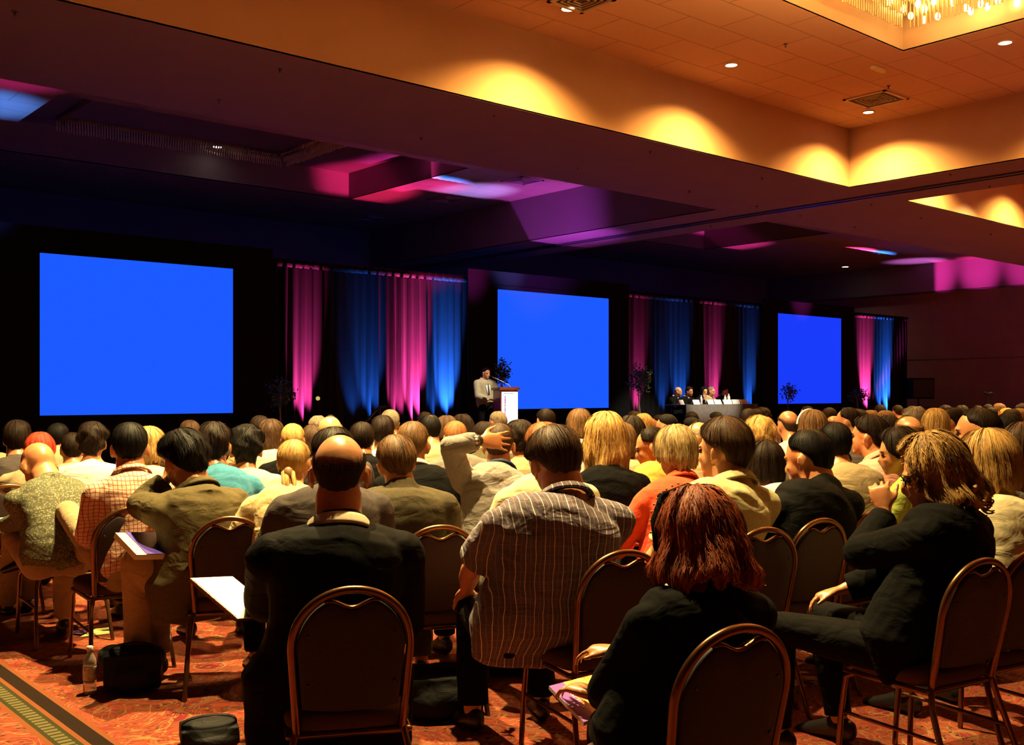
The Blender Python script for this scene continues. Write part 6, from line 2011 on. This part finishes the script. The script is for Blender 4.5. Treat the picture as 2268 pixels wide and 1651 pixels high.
# ================================================================== THE CROWD
rc = random.Random(11)
variants = []
VS = [('short', H_DBR, T_BLK, 'dark-haired man in dark jacket'), ('short', H_BLK, T_GREY, 'black-haired man in grey shirt'), ('fuller', H_BR, T_BRN, 'brown-haired man in brown jacket'),
      ('fringe', H_FRD, T_DGR, 'bald-topped man in grey suit'), ('bob', H_BR, T_BLK2, 'brown-haired woman in black'), ('curly', H_DBR, T_GREY, 'dark-curled person in grey top'),
      ('shortbob', H_BLO, T_TAN, 'blonde woman in tan top'), ('short', H_GRY, T_DGR, 'grey-haired man in grey suit'), ('long', H_DBR, T_BRN, 'long-haired woman in brown'),
      ('crew', H_BLK, T_WHT, 'crop-haired man in white shirt'), ('spot', H_DBR, T_OLV, 'thin-crowned man in olive jacket'), ('short', H_GNG, T_TAN, 'ginger-haired man in tan shirt'),
      ('fuller', H_LBR, T_BLK2, 'light-brown-haired person in black'), ('recede', H_GRY, T_WHT, 'thin-haired grey man in white shirt'), ('short', H_DBR, T_CRM2, 'dark-haired man in cream jacket')]
for i, (hr, hm, tp, lab) in enumerate(VS):
    I = person((rc.uniform(-0.02, 0.02), 0.10 + rc.uniform(-0.03, 0.05), 1.165), loc=(0, 0, 0), face=-20, look=-20 + rc.uniform(-30, 20), pitch=rc.uniform(0, 12), hs=1.08, bw=rc.uniform(0.98, 1.12),
               hair=hr, hairm=hm, skin=rc.choice([SK, SKP, SK]), top=tp, trou=K_DRK, vox=0.022, fine=0.32, shoes=False, label=lab, seed=700 + i, jacket=tp in (T_BLK, T_DGR, T_BRN, T_OLV), armL='thigh', armR='thigh')
    variants.append((I['root'], lab))
KIDS = tree([v[0] for v in variants])
cells = {}
def cover(px, py, w_, h_, mark=True):
    """share of a head box not yet covered, on an 8-px grid; then marks it and everything below"""
    x0, x1 = int((px - w_ / 2) // 6), int((px + w_ / 2) // 6)
    new = tot = 0
    for x in range(x0, x1 + 1):
        if x * 6 < -6 or x * 6 > 2268:
            continue
        tot += h_
        top_ = cells.get(x, 9999)
        new += max(0, min(top_, py + h_) - py)
        if mark:
            cells[x] = min(top_, py)
    return new / tot if tot else 0
for (hd_, org, k) in heroes:
    w_ = 0.175 * FPX / hd_[2]
    cover(hd_[0], hd_[1], w_, w_ * 1.3)
orgs = [o for _, o, _ in heroes]
cand = []
row = 0
Yr = 9.15
while Yr > 2.6:
    X = 1.2 + (row % 2) * 0.28
    while X < 35.6:
        x = X + rc.uniform(-0.07, 0.07); y = Yr + rc.uniform(-0.06, 0.06)
        h = rc.uniform(1.15, 1.28)
        px, py, d = to_px((x + 0.05, y + 0.1, h))
        if d > 6.4 and -40 < px < 2310 and py < 960:
            cand.append((d, x, y, h, px, py, row))
        X += 0.56
    Yr -= 0.90
    row += 1
cand.sort()
placed = 0
def place_name(px, d):
    far = 'far' if d > 16 else 'middle' if d > 10 else 'nearer'
    if px < 560: w_ = 'under the left screen'
    elif px < 1040: w_ = 'under the lit curtains'
    elif px < 1400: w_ = 'under the centre screen'
    elif px < 1700: w_ = 'under the panel table'
    elif px < 1990: w_ = 'under the right screen'
    else: w_ = 'by the right wall'
    return far, w_
crowd = {}
seen_v = {}
for d, x, y, h, px, py, row in cand:
    if placed >= 290:
        break
    if any((x - o[0]) ** 2 + (y - o[1]) ** 2 < 0.52 ** 2 for o in orgs):
        continue
    hw_px = 0.18 * FPX / d
    vis = cover(px, py, hw_px, hw_px * 1.2, False)
    if vis < 0.13:
        continue
    cover(px, py, hw_px, hw_px * 1.2, True)
    k = rc.choices(range(len(variants)), [4, 3, 3, 1, 2, 3, 1.2, 1.2, 2, 2.5, 2, 1, 2, 0.7, 2.5])[0]
    root, lab = variants[k]
    far, wh = place_name(px, d)
    full = lab + ', ' + far + ' rows ' + wh
    if root.name not in seen_v:
        c = root; seen_v[root.name] = 1
    else:
        c = copy_tree(root, KIDS)
    c.location = (x, y, 0)
    s = h / 1.305
    c.scale = (1.0 + rc.uniform(-0.03, 0.03), 1.0, s)
    c.rotation_euler = (0, 0, -R(20.8 - 8 + rc.uniform(-12, 12)))
    crowd.setdefault(full, []).append((px, c))
    placed += 1
ORD = {2: ['leftmost of two', 'rightmost of two'], 3: ['leftmost of three', 'middle of three', 'rightmost of three'], 4: ['leftmost of four', 'second from left', 'third from left', 'rightmost of four']}
for full, lst in crowd.items():
    lst.sort(key=lambda q: q[0])
    n = len(lst)
    names = ORD.get(n) or (['leftmost', 'second from left', 'third from left', 'fourth from left', 'fifth from left', 'sixth from left', 'seventh from left', 'eighth from left', 'ninth from left'][:n - 1] + ['rightmost'])
    for i, (px, c) in enumerate(lst):
        c['label'] = full if n == 1 else full + ', ' + names[min(i, len(names) - 1)]
        c['group'] = 'audience in the rows toward the stage'
for root, lab in variants:
    if root.name not in seen_v:
        for ch in KIDS.get(root.name, []):
            bpy.data.objects.remove(ch)
        bpy.data.objects.remove(root)
print('crowd placed', placed, 'of', len(cand))
tot = sum(len(o.data.vertices) for o in bpy.data.objects if o.type == 'MESH')
print('objects', len(bpy.data.objects), 'verts', tot)
